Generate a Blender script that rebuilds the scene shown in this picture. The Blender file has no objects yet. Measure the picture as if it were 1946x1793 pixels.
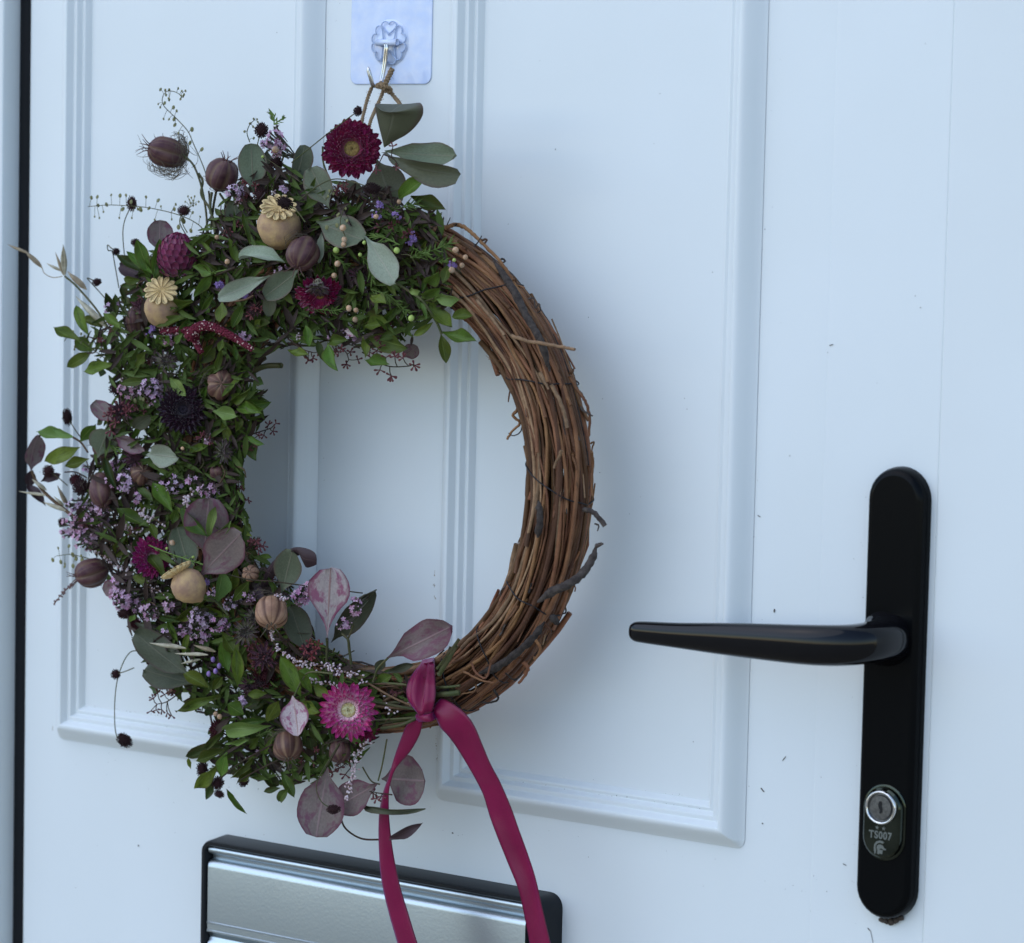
import bpy, math, random
from math import sin, cos, pi, radians, sqrt, atan2
from mathutils import Vector, Matrix, noise
random.seed(11)
SC = bpy.context.scene
COL = SC.collection

# ------------------------------------------------------------------ camera
# door plane is y = 0 (metres), the viewer is at -y, z is up
FPX, IW, IH = 6000.0, 1946.0, 1793.0
PX, PY = 973.0, 896.5
dX = Vector((0.81094185, 0.06842594, -0.58111204))
dY = Vector((0.58471592, -0.05755732, 0.8091937))
dD = Vector((-0.02192259, 0.9959945, 0.08668538))
CAM = Vector((1.07846759, -1.50175718, 0.16087667))
AX = Vector((dX[0], dY[0], -dD[0]))      # camera right in the world
AD = Vector((dX[1], dY[1], -dD[1]))      # camera down in the world
AF = Vector((dX[2], dY[2], -dD[2]))      # camera forward in the world
AX.normalize(); AF.normalize(); AD = AF.cross(AX).normalized()
cam_d = bpy.data.cameras.new('camera'); cam = bpy.data.objects.new('camera', cam_d); COL.objects.link(cam)
cam.matrix_world = Matrix(((AX.x, -AD.x, -AF.x, CAM.x), (AX.y, -AD.y, -AF.y, CAM.y), (AX.z, -AD.z, -AF.z, CAM.z), (0, 0, 0, 1)))
cam_d.sensor_fit = 'HORIZONTAL'; cam_d.sensor_width = 36.0; cam_d.lens = 36.0 * FPX / IW
cam_d.clip_start = 0.05; cam_d.clip_end = 500
cam_d.dof.use_dof = True; cam_d.dof.focus_distance = 1.84; cam_d.dof.aperture_fstop = 11.0
SC.camera = cam

# ------------------------------------------------------------------ light
SUN_EL, SUN_AZ = radians(50), radians(-30)     # azimuth: from straight in front of the door towards its left
world = bpy.data.worlds.new("World"); SC.world = world; world.use_nodes = True
wn = world.node_tree.nodes; wl = world.node_tree.links
sky = wn.new('ShaderNodeTexSky'); sky.sky_type = 'NISHITA'; sky.sun_disc = False
sky.sun_elevation = SUN_EL; sky.sun_rotation = radians(180) - SUN_AZ
sky.air_density = 1.0; sky.dust_density = 0.4; sky.ozone_density = 1.4
wn['Background'].inputs['Strength'].default_value = 0.15
wl.new(sky.outputs['Color'], wn['Background'].inputs['Color'])
sd = bpy.data.lights.new('sun', 'SUN'); sd.energy = 0.5; sd.angle = radians(75); sd.color = (1.0, 0.98, 0.95)
so = bpy.data.objects.new('sun', sd); COL.objects.link(so)
to_sun = Vector((sin(SUN_AZ) * cos(SUN_EL), -cos(SUN_AZ) * cos(SUN_EL), sin(SUN_EL)))
so.rotation_euler = (-to_sun).to_track_quat('-Z', 'Y').to_euler()
SC.view_settings.view_transform = 'Standard'; SC.view_settings.look = 'None'
SC.view_settings.exposure = 0.79; SC.view_settings.gamma = 1.0

# ------------------------------------------------------------------ helpers
CROP = {0: (0, 0, 1), 1: (0, 150, 3.892), 2: (400, 150, 3.892), 3: (0, 500, 3.892), 4: (400, 500, 3.538), 5: (0, 800, 3.892),
        6: (350, 950, 3.538), 7: (200, 1150, 3.814), 8: (560, 1200, 3.024), 9: (780, 400, 3.585), 10: (850, 850, 3.26),
        11: (1180, 850, 3.139), 12: (600, 0, 5.977), 13: (1580, 1400, 4.5625)}
def uv(c, x, y):
    a = CROP[c]; return a[0] + x / a[2], a[1] + y / a[2]
def W(u, v, d=0.0):
    """point of the place seen at photo position (u, v), d metres in front of the door"""
    r = AX * ((u - PX) / FPX) + AD * ((v - PY) / FPX) + AF
    return CAM + r * ((-d - CAM.y) / r.y)
def C(c, x, y, d=0.0):
    return W(*uv(c, x, y), d)
def proj(p):
    q = Vector(p) - CAM; z = q.dot(AF); return PX + FPX * q.dot(AX) / z, PY + FPX * q.dot(AD) / z
def mpp(p):            # metres per photo pixel at p
    return (Vector(p) - CAM).dot(AF) / FPX
WM = {}
def tag(o, label=None, cat=None, group=None, kind=None):
    if label: o['label'] = label
    if cat: o['category'] = cat
    if group: o['group'] = group
    if kind: o['kind'] = kind
    return o
def link(o, parent, M):
    COL.objects.link(o)
    if parent is not None:
        o.parent = parent; o.matrix_local = WM[parent].inverted() @ M
    else:
        o.matrix_world = M
    WM[o] = M
    return o
def empty(name, loc):
    o = bpy.data.objects.new(name, None); o.empty_display_size = 0.02
    return link(o, None, Matrix.Translation(loc))
def T(p): return Matrix.Translation(Vector(p))
class MB:
    def __init__(s): s.v = []; s.f = []; s.m = []; s.uv = []
    def add(s, v, f, mi=0, uvs=None):
        b = len(s.v); s.v += [tuple(x) for x in v]; s.f += [tuple(i + b for i in q) for q in f]; s.m += [mi] * len(f)
        s.uv += list(uvs) if uvs else [(0.5, 0.5)] * len(v)
    def mesh(s, name, mats, smooth=True):
        me = bpy.data.meshes.new(name); me.from_pydata(s.v, [], s.f)
        for m in (mats if isinstance(mats, (list, tuple)) else [mats]): me.materials.append(m)
        me.polygons.foreach_set('material_index', s.m)
        me.polygons.foreach_set('use_smooth', [smooth] * len(s.f))
        ul = me.uv_layers.new(name='UVMap'); idx = [0] * len(me.loops); me.loops.foreach_get('vertex_index', idx)
        flat = []
        for i in idx: flat += s.uv[i]
        ul.data.foreach_set('uv', flat); me.update()
        return me
    def obj(s, name, mats, parent=None, M=None, smooth=True):
        """vertices are world coordinates unless M is given"""
        if M is None:
            o0 = WM[parent] if parent is not None else Matrix.Identity(4)
            inv = o0.inverted(); s.v = [tuple(inv @ Vector(x)) for x in s.v]; M = o0
        return link(bpy.data.objects.new(name, s.mesh(name, mats, smooth)), parent, M)
def grid_faces(nu, nv, cu=False, cv=False):
    F = []
    for i in range(nu if cu else nu - 1):
        for j in range(nv if cv else nv - 1):
            a, b = i * nv + j, ((i + 1) % nu) * nv + j
            c, d = ((i + 1) % nu) * nv + (j + 1) % nv, i * nv + (j + 1) % nv
            F.append((a, b, c, d))
    return F
def catmull(P, n):
    P = [Vector(p) for p in P]
    if len(P) == 2: return [P[0].lerp(P[1], i / n) for i in range(n + 1)]
    out = []; Q = [2 * P[0] - P[1]] + P + [2 * P[-1] - P[-2]]
    for i in range(len(P) - 1):
        a, b, c, d = Q[i:i + 4]
        for k in range(n):
            t = k / n
            out.append(0.5 * ((2 * b) + (c - a) * t + (2 * a - 5 * b + 4 * c - d) * t * t + (3 * b - a - 3 * c + d) * t ** 3))
    out.append(P[-1]); return out
def tube(mb, pts, r, n=6, mi=0, caps=True, r2=None, bump=0.0, sx=1.0):
    """tube through pts; r is a number or a list"""
    N = len(pts); pts = [Vector(p) for p in pts]
    if r2 is not None and not isinstance(r, (list, tuple)): r = [r + (r2 - r) * i / (N - 1) for i in range(N)]
    tn = (pts[1] - pts[0]).normalized(); up = tn.orthogonal().normalized(); V = []; U = []; L = 0
    for i, p in enumerate(pts):
        t2 = (pts[min(i + 1, N - 1)] - pts[max(i - 1, 0)])
        t2 = t2.normalized() if t2.length > 1e-9 else tn
        up = (up - t2 * up.dot(t2)); up = up.normalized() if up.length > 1e-6 else t2.orthogonal().normalized()
        sd_ = t2.cross(up); rr = r[i] if isinstance(r, (list, tuple)) else r
        if i: L += (p - pts[i - 1]).length
        for k in range(n):
            a = 2 * pi * k / n; q = rr * (1 + bump * random.uniform(-1, 1))
            V.append(p + up * (cos(a) * q * sx) + sd_ * (sin(a) * q)); U.append((k / n, L * 20))
    F = grid_faces(N, n, False, True)
    if caps: F += [tuple(range(n - 1, -1, -1)), tuple((N - 1) * n + k for k in range(n))]
    mb.add(V, F, mi, U)
def blob(mb, c, r, n=6, m=4, mi=0, axis=None):
    """small rounded bead, r = radius or (rx, ry, rz)"""
    r = r if isinstance(r, (list, tuple)) else (r, r, r); V = []; U = []
    R = Vector((0, 0, 1)).rotation_difference(Vector(axis)).to_matrix() if axis is not None else Matrix.Identity(3)
    V.append(Vector(c) + R @ Vector((0, 0, r[2]))); U.append((0.5, 1))
    for i in range(1, m):
        a = pi * i / m
        for k in range(n):
            b = 2 * pi * k / n; V.append(Vector(c) + R @ Vector((r[0] * sin(a) * cos(b), r[1] * sin(a) * sin(b), r[2] * cos(a)))); U.append((k / n, 1 - i / m))
    V.append(Vector(c) - R @ Vector((0, 0, r[2]))); U.append((0.5, 0)); e = len(V) - 1
    F = [(0, 1 + k, 1 + (k + 1) % n) for k in range(n)]
    for i in range(m - 2):
        for k in range(n): F.append((1 + i * n + k, 1 + (i + 1) * n + k, 1 + (i + 1) * n + (k + 1) % n, 1 + i * n + (k + 1) % n))
    F += [(e, 1 + (m - 2) * n + (k + 1) % n, 1 + (m - 2) * n + k) for k in range(n)]
    mb.add(V, F, mi, U)
def frame_to(p, axis, up=None):
    """matrix at p whose z axis is axis"""
    z = Vector(axis).normalized(); u = Vector(up) if up is not None else Vector((0, 0, 1))
    x = u.cross(z); x = x.normalized() if x.length > 1e-4 else z.orthogonal().normalized(); y = z.cross(x)
    return Matrix(((x.x, y.x, z.x, p[0]), (x.y, y.y, z.y, p[1]), (x.z, y.z, z.z, p[2]), (0, 0, 0, 1)))

# ------------------------------------------------------------------ materials
def mat(name, col, rough=0.5, metal=0.0, spec=0.5, var=0.0, nscale=60, col2=None, bump=0.0, bscale=200, rnd=0.0, sheen=0.0, coat=0.0, trans=0.0, hue=0.0):
    m = bpy.data.materials.new(name); m.use_nodes = True; nt = m.node_tree; N = nt.nodes; L = nt.links; b = N['Principled BSDF']
    b.inputs['Roughness'].default_value = rough; b.inputs['Metallic'].default_value = metal
    b.inputs['Specular IOR Level'].default_value = spec; b.inputs['Coat Weight'].default_value = coat
    b.inputs['Sheen Weight'].default_value = sheen
    co = N.new('ShaderNodeTexCoord')
    rgb = N.new('ShaderNodeRGB'); rgb.outputs[0].default_value = (*col, 1); out = rgb.outputs[0]
    if var or col2:
        nz = N.new('ShaderNodeTexNoise'); nz.inputs['Scale'].default_value = nscale; nz.inputs['Detail'].default_value = 5
        L.new(co.outputs['Object'], nz.inputs['Vector'])
        rp = N.new('ShaderNodeValToRGB'); rp.color_ramp.elements[0].position = 0.35; rp.color_ramp.elements[1].position = 0.65
        L.new(nz.outputs['Fac'], rp.inputs['Fac'])
        mx = N.new('ShaderNodeMix'); mx.data_type = 'RGBA'; L.new(rp.outputs['Color'], mx.inputs['Factor'])
        c2 = col2 if col2 else tuple(c * (1 - var) for c in col)
        mx.inputs[7].default_value = (*c2, 1); L.new(out, mx.inputs[6]); out = mx.outputs[2]
    if rnd or hue:
        oi = N.new('ShaderNodeObjectInfo'); hs = N.new('ShaderNodeHueSaturation')
        mr = N.new('ShaderNodeMapRange'); mr.inputs['To Min'].default_value = 1 - rnd; mr.inputs['To Max'].default_value = 1 + rnd
        L.new(oi.outputs['Random'], mr.inputs['Value']); L.new(mr.outputs['Result'], hs.inputs['Value'])
        m2 = N.new('ShaderNodeMath'); m2.operation = 'MULTIPLY'; m2.inputs[1].default_value = 7.31; L.new(oi.outputs['Random'], m2.inputs[0])
        m3 = N.new('ShaderNodeMath'); m3.operation = 'FRACT'; L.new(m2.outputs[0], m3.inputs[0])
        m4 = N.new('ShaderNodeMapRange'); m4.inputs['To Min'].default_value = 0.5 - hue; m4.inputs['To Max'].default_value = 0.5 + hue
        L.new(m3.outputs[0], m4.inputs['Value']); L.new(m4.outputs['Result'], hs.inputs['Hue'])
        L.new(out, hs.inputs['Color']); out = hs.outputs['Color']
    L.new(out, b.inputs['Base Color'])
    if bump:
        nb = N.new('ShaderNodeTexNoise'); nb.inputs['Scale'].default_value = bscale; nb.inputs['Detail'].default_value = 4
        L.new(co.outputs['Object'], nb.inputs['Vector'])
        bp = N.new('ShaderNodeBump'); bp.inputs['Strength'].default_value = bump; bp.inputs['Distance'].default_value = 0.001
        L.new(nb.outputs['Fac'], bp.inputs['Height']); L.new(bp.outputs['Normal'], b.inputs['Normal'])
    m['out'] = 1
    return m
def base_socket(m):      # the socket that feeds base colour
    b = m.node_tree.nodes['Principled BSDF']; return b.inputs['Base Color'].links[0].from_socket
def leaf_mat(name, col, vein, edge=None, edge_amt=0.0, rough=0.5, rnd=0.25, hue=0.02, mott=None, mott_amt=0.6, trans=0.15, side=0.25):
    m = mat(name, col, rough=rough, rnd=rnd, hue=hue, var=0.2, nscale=25); nt = m.node_tree; N = nt.nodes; L = nt.links; b = N['Principled BSDF']
    out = base_socket(m)
    um = N.new('ShaderNodeUVMap'); sp = N.new('ShaderNodeSeparateXYZ'); L.new(um.outputs[0], sp.inputs[0])
    def M(op, a, b_=None):
        n = N.new('ShaderNodeMath'); n.operation = op
        for i, q in enumerate((a, b_)):
            if q is None: continue
            if isinstance(q, (int, float)): n.inputs[i].default_value = q
            else: L.new(q, n.inputs[i])
        return n.outputs[0]
    ax = M('ABSOLUTE', M('SUBTRACT', sp.outputs['X'], 0.5))
    def MIX(fac, a, c):
        x = N.new('ShaderNodeMix'); x.data_type = 'RGBA'
        L.new(fac, x.inputs['Factor']); L.new(a, x.inputs[6]); x.inputs[7].default_value = (*c, 1); return x.outputs[2]
    co = N.new('ShaderNodeTexCoord')
    oi = N.new('ShaderNodeObjectInfo')
    cc = N.new('ShaderNodeVectorMath'); cc.operation = 'ADD'; L.new(co.outputs['UV'], cc.inputs[0]); L.new(oi.outputs['Location'], cc.inputs[1])
    if mott:
        nz = N.new('ShaderNodeTexNoise'); nz.inputs['Scale'].default_value = 4.5; nz.inputs['Detail'].default_value = 5; nz.inputs['Roughness'].default_value = 0.6
        sc = N.new('ShaderNodeVectorMath'); sc.operation = 'SCALE'; sc.inputs[3].default_value = 37.0
        L.new(oi.outputs['Location'], sc.inputs[0]); c2 = N.new('ShaderNodeVectorMath'); c2.operation = 'ADD'
        L.new(sc.outputs[0], c2.inputs[0]); L.new(co.outputs['UV'], c2.inputs[1]); L.new(c2.outputs[0], nz.inputs['Vector'])
        # blotches gather towards the leaf edge
        f = M('ADD', M('MULTIPLY', nz.outputs['Fac'], 1.9), M('MULTIPLY', ax, 0.45))
        mr = N.new('ShaderNodeMapRange'); mr.interpolation_type = 'SMOOTHSTEP'
        mr.inputs['From Min'].default_value = 1.02; mr.inputs['From Max'].default_value = 1.32; mr.inputs['To Max'].default_value = mott_amt
        L.new(f, mr.inputs['Value']); out = MIX(mr.outputs['Result'], out, mott)
    if edge:
        mr = N.new('ShaderNodeMapRange'); mr.inputs['From Min'].default_value = 0.40; mr.inputs['From Max'].default_value = 0.5; mr.inputs['To Max'].default_value = edge_amt
        L.new(ax, mr.inputs['Value']); out = MIX(mr.outputs['Result'], out, edge)
    # midrib and side veins
    mr = N.new('ShaderNodeMapRange'); mr.inputs['From Min'].default_value = 0.035; mr.inputs['From Max'].default_value = 0.012; mr.inputs['To Max'].default_value = 0.75
    L.new(ax, mr.inputs['Value']); out = MIX(mr.outputs['Result'], out, vein)
    sv = M('FRACT', M('MULTIPLY', M('SUBTRACT', sp.outputs['Y'], M('MULTIPLY', ax, 0.9)), 9.0))
    mr2 = N.new('ShaderNodeMapRange'); mr2.inputs['From Min'].default_value = 0.10; mr2.inputs['From Max'].default_value = 0.0; mr2.inputs['To Max'].default_value = side
    L.new(sv, mr2.inputs['Value']); out = MIX(mr2.outputs['Result'], out, vein)
    L.new(out, b.inputs['Base Color'])
    bp = N.new('ShaderNodeBump'); bp.inputs['Strength'].default_value = 0.5; bp.inputs['Distance'].default_value = 0.0006
    hh = M('ADD', mr.outputs['Result'], mr2.outputs['Result'])
    L.new(hh, bp.inputs['Height']); L.new(bp.outputs['Normal'], b.inputs['Normal'])
    tr = N.new('ShaderNodeBsdfTranslucent'); L.new(out, tr.inputs['Color']); ms = N.new('ShaderNodeMixShader'); ms.inputs[0].default_value = trans
    L.new(b.outputs[0], ms.inputs[1]); L.new(tr.outputs[0], ms.inputs[2]); L.new(ms.outputs[0], N['Material Output'].inputs['Surface'])
    return m
def uvmix(m, axis, stops, amt_col):
    """mix amt_col over the base by a ramp over uv coordinate"""
    nt = m.node_tree; N = nt.nodes; L = nt.links; b = N['Principled BSDF']; out = base_socket(m)
    um = N.new('ShaderNodeUVMap'); sp = N.new('ShaderNodeSeparateXYZ'); L.new(um.outputs[0], sp.inputs[0])
    r = N.new('ShaderNodeValToRGB'); el = r.color_ramp.elements
    el[0].position = stops[0][0]; el[0].color = (*[stops[0][1]] * 3, 1); el[1].position = stops[-1][0]; el[1].color = (*[stops[-1][1]] * 3, 1)
    for s_, a in stops[1:-1]:
        e = el.new(s_); e.color = (a, a, a, 1)
    L.new(sp.outputs[axis], r.inputs['Fac'])
    x = N.new('ShaderNodeMix'); x.data_type = 'RGBA'; L.new(r.outputs['Color'], x.inputs['Factor']); L.new(out, x.inputs[6]); x.inputs[7].default_value = (*amt_col, 1)
    L.new(x.outputs[2], b.inputs['Base Color']); return m

M_door = mat('white_door', (0.735, 0.78, 0.793), rough=0.32, spec=0.45, col2=(0.715, 0.76, 0.768), nscale=9, bump=0.04, bscale=420)
M_frame = mat('white_frame', (0.72, 0.765, 0.775), rough=0.35, col2=(0.70, 0.74, 0.745), nscale=7, bump=0.04, bscale=380)
M_gasket = mat('black_gasket', (0.008, 0.009, 0.011), rough=0.7, spec=0.2)
M_black = mat('black_plastic', (0.010, 0.012, 0.015), rough=0.38, spec=0.22, bump=0.05, bscale=900)
M_blackg = mat('black_gloss', (0.003, 0.003, 0.004), rough=0.09, spec=0.30, bump=0.02, bscale=150)
M_plate = mat('black_plate', (0.0025, 0.003, 0.0035), rough=0.22, spec=0.09)
M_alu = mat('satin_aluminium', (0.47, 0.54, 0.585), rough=0.34, metal=1.0, col2=(0.44, 0.51, 0.555), nscale=14, bump=0.08, bscale=700)
M_chrome = mat('chrome', (0.75, 0.75, 0.74), rough=0.08, metal=1.0)
M_dchrome = mat('dark_chrome', (0.062, 0.072, 0.058), rough=0.10, metal=1.0, col2=(0.040, 0.048, 0.038), nscale=90)
M_plug = mat('lock_plug', (0.15, 0.15, 0.145), rough=0.45, metal=0.9, col2=(0.10, 0.10, 0.10), nscale=900)
M_engrave = mat('etched_print', (0.12, 0.13, 0.115), rough=0.6)
M_hole = mat('keyhole_dark', (0.003, 0.003, 0.003), rough=0.8)
M_dirt = mat('dirt', (0.06, 0.045, 0.035), rough=0.9)
M_stain = mat('brown_stain', (0.20, 0.13, 0.07), rough=0.9, col2=(0.42, 0.36, 0.27), nscale=500)
M_sheet = mat('blue_film', (0.52, 0.63, 0.87), rough=0.14, col2=(0.63, 0.71, 0.88), nscale=95, bump=0.25, bscale=120)
M_clear = mat('clear_plastic', (0.62, 0.70, 0.88), rough=0.12, coat=0.4)
M_clear2 = mat('clear_plastic_edge', (0.36, 0.46, 0.66), rough=0.12, coat=0.4)
M_steel = mat('hook_steel', (0.55, 0.54, 0.52), rough=0.15, metal=1.0)
M_twine = mat('jute_twine', (0.30, 0.21, 0.12), rough=0.9, col2=(0.19, 0.13, 0.075), nscale=900, bump=0.6, bscale=1600)
M_wire = mat('black_wire', (0.018, 0.016, 0.018), rough=0.45)

# ------------------------------------------------------------------ door, frame
DOOR_L, DOOR_R, ZB, ZT = -0.3972, 0.2816, -0.95, 1.05
door = empty('door', (0, 0, ZB))
tag(door, 'white panelled front door carrying the wreath, the black handle and the letterbox', 'door')
def extrude_x(name, prof, z0, z1, m, parent, nz=2):
    """profile in (x, y) run up the height"""
    mb = MB(); V = []
    for i in range(nz):
        z = z0 + (z1 - z0) * i / (nz - 1)
        V += [(x, y, z) for x, y in prof]
    mb.add(V, grid_faces(nz, len(prof))); o = mb.obj(name, m, parent, smooth=False); return o
pr = [(DOOR_L, 0.044)]
for k in range(9):
    a = pi / 2 * k / 8; pr.append((DOOR_L + 0.0045 * (1 - cos(a)), 0.0045 * (1 - sin(a))))
pr += [(-0.02, 0), (0.2060, 0), (0.2085, 0.00008), (0.2105, 0.00016), (0.2110, 0)]
for k in range(5):
    a = pi / 2 * k / 4; pr.append((DOOR_R - 0.0012 + 0.0012 * sin(a), 0.0012 * (1 - cos(a))))
pr.append((DOOR_R, 0.044))
slab = extrude_x('slab', pr, ZB, ZT, M_door, door, 2)
# raised panels: moulding profile (distance from outer edge, height), mm
PROF = [(0, 0), (0.5, 0.3), (2, 1.6), (4, 4.0), (6.5, 7.0), (8.6, 9.2), (10, 10.0), (11.4, 10.1), (12.0, 9.8), (12.5, 9.0), (14.4, 6.0), (14.9, 5.8), (16.6, 6.3), (17.4, 6.1), (17.8, 5.4),
        (19.2, 3.0), (19.7, 2.8), (21.2, 3.5), (22.0, 3.3), (22.5, 2.6), (25.2, -1.6), (25.8, -1.7), (29.6, -1.0), (30.4, -1.2), (30.9, -1.9), (33.2, -5.0), (34.0, -5.3), (36.0, -5.3)]
def panel(x0, x1, z0, z1, label):
    mb = MB(); V = []; loops = []
    for t, h in PROF:
        t *= 0.001; h *= 0.001; rad = max(0.0006, 0.0055 - t * 0.9); a0, a1, b0, b1 = x0 + t, x1 - t, z0 + t, z1 - t; L = []
        for cx, cz, s in ((a1 - rad, b0 + rad, -90), (a1 - rad, b1 - rad, 0), (a0 + rad, b1 - rad, 90), (a0 + rad, b0 + rad, 180)):
            for k in range(5):
                a = radians(s + 90 * k / 4); L.append((cx + rad * cos(a), -h - 0.0004, cz + rad * sin(a)))
        V += L; loops.append(L)
    n = 20; N = len(PROF); mb.add(V, grid_faces(N, n, False, True))
    mb.add([V[(N - 1) * n + k] for k in range(n)], [tuple(range(n))])
    o = mb.obj('door_panel', M_door, door, smooth=True); tag(o, label)
    md = o.modifiers.new('edge', 'EDGE_SPLIT'); md.split_angle = radians(27)
    return o
panel(-0.3645, -0.1465, -0.2020, 0.62, 'long moulded panel on the hinge side, partly behind the flowers')
panel(-0.0510, 0.1670, -0.2020, 0.62, 'long moulded panel beside the handle')
# door frame: side jambs
frame = empty('door_frame', (-0.42, 0, ZB))
tag(frame, 'white outer frame around the door with a black seal down its left side', 'door frame')
# left: front face, reveal facing the door, black seal
extrude_x('left_jamb', [(-0.60, -0.0125), (-0.4085, -0.0125), (-0.4076, -0.0122), (-0.4072, -0.0112), (-0.4068, 0.0), (-0.4066, 0.004)], ZB, ZT, M_frame, frame)
extrude_x('gasket', [(-0.4074, 0.0038), (-0.4064, 0.0022), (-0.4040, 0.0014), (-0.4010, 0.0016), (-0.3978, 0.0034), (-0.3970, 0.012)], ZB, ZT, M_gasket, frame)
extrude_x('right_jamb', [(DOOR_R + 0.0002, 0.02), (DOOR_R + 0.0002, -0.0009), (DOOR_R + 0.0005, -0.0014), (DOOR_R + 0.0012, -0.0016), (0.42, -0.0016), (0.60, -0.0016), (0.60, 0.03)], ZB, ZT, M_frame, frame)

# unseen sheet added below: dull reflection for the flap, bounced light for undersides
mb = MB(); mb.add([(-30, -60, ZB - 0.02), (30, -60, ZB - 0.02), (30, 0.3, ZB - 0.02), (-30, 0.3, ZB - 0.02)], [(0, 1, 2, 3)])
g = mb.obj('ground', mat('paving', (0.42, 0.345, 0.245), rough=0.9, var=0.3, nscale=6, bump=0.3, bscale=80)); tag(g, kind='structure')
# specks of dirt on the door
mb = MB()
def squig(u, v, pts, r=0.00022):
    tube(mb, catmull([W(u + a, v + b, 0.0003) for a, b in pts], 4), r, 4)
squig(1840, 735, [(-4, -12), (-1, 0), (4, 11), (2, 15)], 0.0003); squig(1395, 352, [(0, -6), (3, 0), (0, 7)])
squig(1867, 797, [(2, -4), (-1, 4)]); squig(1932, 805, [(-4, 0), (0, -2), (4, 2)]); squig(1443, 981, [(-3, -1), (2, 2)])
squig(1472, 1161, [(0, -3), (-1, 3)], 0.0004); squig(1855, 1329, [(-1, -1), (2, 2)], 0.0004); squig(1580, 656, [(-4, 1), (3, -1)])
squig(1651, 1766, [(-2, -2), (2, 3)]); squig(1932, 1727, [(-12, 4), (-4, 6), (4, -6), (12, -2)]); squig(1813, 1687, [(-1, 0), (2, 1)], 0.0004)
squig(1449, 1502, [(-3, -4), (0, 0), (3, 3)], 0.0003); squig(1369, 1567, [(-1, -4), (2, 4)]); squig(1373, 1582, [(-3, -3), (1, 3)], 0.0003)
squig(1490, 1442, [(-3, 4), (3, -4)], 0.0002); squig(1449, 1565, [(-1, 0), (1, 1)], 0.0003); squig(1605, 1644, [(-3, -2), (3, 1)])
squig(263, 1607, [(-1, 0), (1, 1)], 0.0004); squig(158, 1405, [(0, -1), (0, 2)], 0.0004); squig(860, 1583, [(-1, 0), (1, 1)], 0.0004)
squig(1654, 1774, [(0, -6), (3, 8), (5, 18)], 0.00012); squig(1407, 846, [(2, -3), (-1, 3)]); squig(850, 1411, [(0, -1), (1, 1)], 0.0003)
for k in range(70):
    u, v = random.uniform(50, 1930), random.uniform(20, 1780); p = W(u, v, 0.0002)
    squig(u, v, [(0, 0), (random.uniform(-2, 2), random.uniform(-2, 2))], random.uniform(0.00008, 0.00018))
def dust(x, z, y, r): blob(mb, (x, y, z), (r, .00006, r * random.uniform(.5, 1.4)), 5, 3)
for k in range(260):      # dust caught along the lower mouldings, the stile and round the handle
    q = random.random(); r = random.uniform(.00008, .00026)
    if q < .35: x0_ = random.choice([-.3645, -.0510]); dust(x0_ + random.uniform(.012, .206), -.2020 + random.choice([.0145, .0200, .0262]) + random.uniform(-.0006, .0006), -.0045, r)
    elif q < .5: dust(random.choice([-.3645 + .218, -.051 + .218]) + abs(random.gauss(0, .006)), random.uniform(-.2, .28), -.0002, r)
    elif q < .75: dust(.2607 + random.choice([-1, 1]) * (.0195 + abs(random.gauss(0, .004))), random.uniform(-.235, .02), -.0002, r * .8)
    else: dust(random.uniform(-.36, .28), -.206 - abs(random.gauss(0, .02)), -.0002, r)
tag(mb.obj('dirt_specks', M_dirt, door), 'tiny dark specks and scuffs scattered over the white door', kind='stuff')
mb = MB()
for u, v, h in ((833, 1090, 6), (832, 1112, 4), (834, 1135, 3), (836, 1410, 14), (838, 1440, 8), (112, 1383, 5)):
    q = W(u, v, 0.0); 
    for k in range(10): blob(mb, q + Vector((random.uniform(-.0004, .0008), -0.004 if u > 500 else -0.006, random.uniform(-1, 1) * h * 0.0003)), random.uniform(0.0001, 0.0003), 5, 3)
tag(mb.obj('brown_stain', M_stain, door), 'small brown rust coloured stains on the moulding edges', kind='stuff')

# ------------------------------------------------------------------ letterbox (a part of the door)
LX0, LX1, LZ1, LZ0 = -0.2236, 0.0436, -0.2458, -0.3210
def rrect(x0, x1, z0, z1, y, r, n=6):
    L = []
    for cx, cz, s in ((x1 - r, z0 + r, -90), (x1 - r, z1 - r, 0), (x0 + r, z1 - r, 90), (x0 + r, z0 + r, 180)):
        for k in range(n + 1):
            a = radians(s + 90 * k / n); L.append((cx + r * cos(a), y, cz + r * sin(a)))
    return L
def loopstack(loops, cap=False):
    mb = MB(); n = len(loops[0]); V = [p for L in loops for p in L]; mb.add(V, grid_faces(len(loops), n, False, True))
    if cap: mb.add(loops[-1], [tuple(range(n))])
    return mb
letter = loopstack([rrect(LX0, LX1, LZ0, LZ1, 0.001, 0.0085), rrect(LX0 + .0003, LX1 - .0003, LZ0 + .0003, LZ1 - .0003, -0.004, 0.0085), rrect(LX0 + .0012, LX1 - .0012, LZ0 + .0012, LZ1 - .0012, -0.0165, 0.008),
    rrect(LX0 + .0020, LX1 - .0020, LZ0 + .0020, LZ1 - .0020, -0.0180, 0.007), rrect(LX0 + .0042, LX1 - .0042, LZ0 + .0040, LZ1 - .0040, -0.0180, 0.0055),
    rrect(LX0 + .0050, LX1 - .0050, LZ0 + .0048, LZ1 - .0048, -0.0170, 0.004), rrect(LX0 + .0052, LX1 - .0052, LZ0 + .005, LZ1 - .005, -0.0060, 0.004)], cap=True).obj('letterbox', M_black, door)
tag(letter, 'letterbox with black surround and satin metal flap below the wreath')
letter.modifiers.new('e', 'EDGE_SPLIT').split_angle = radians(45)
zf = LZ1 - 0.0050; FP = []
def arcp(cz, cy, r, a0, a1, n=8):
    for k in range(n + 1):
        a = radians(a0 + (a1 - a0) * k / n); FP.append((cy - r * cos(a), cz + r * sin(a)))
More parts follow.
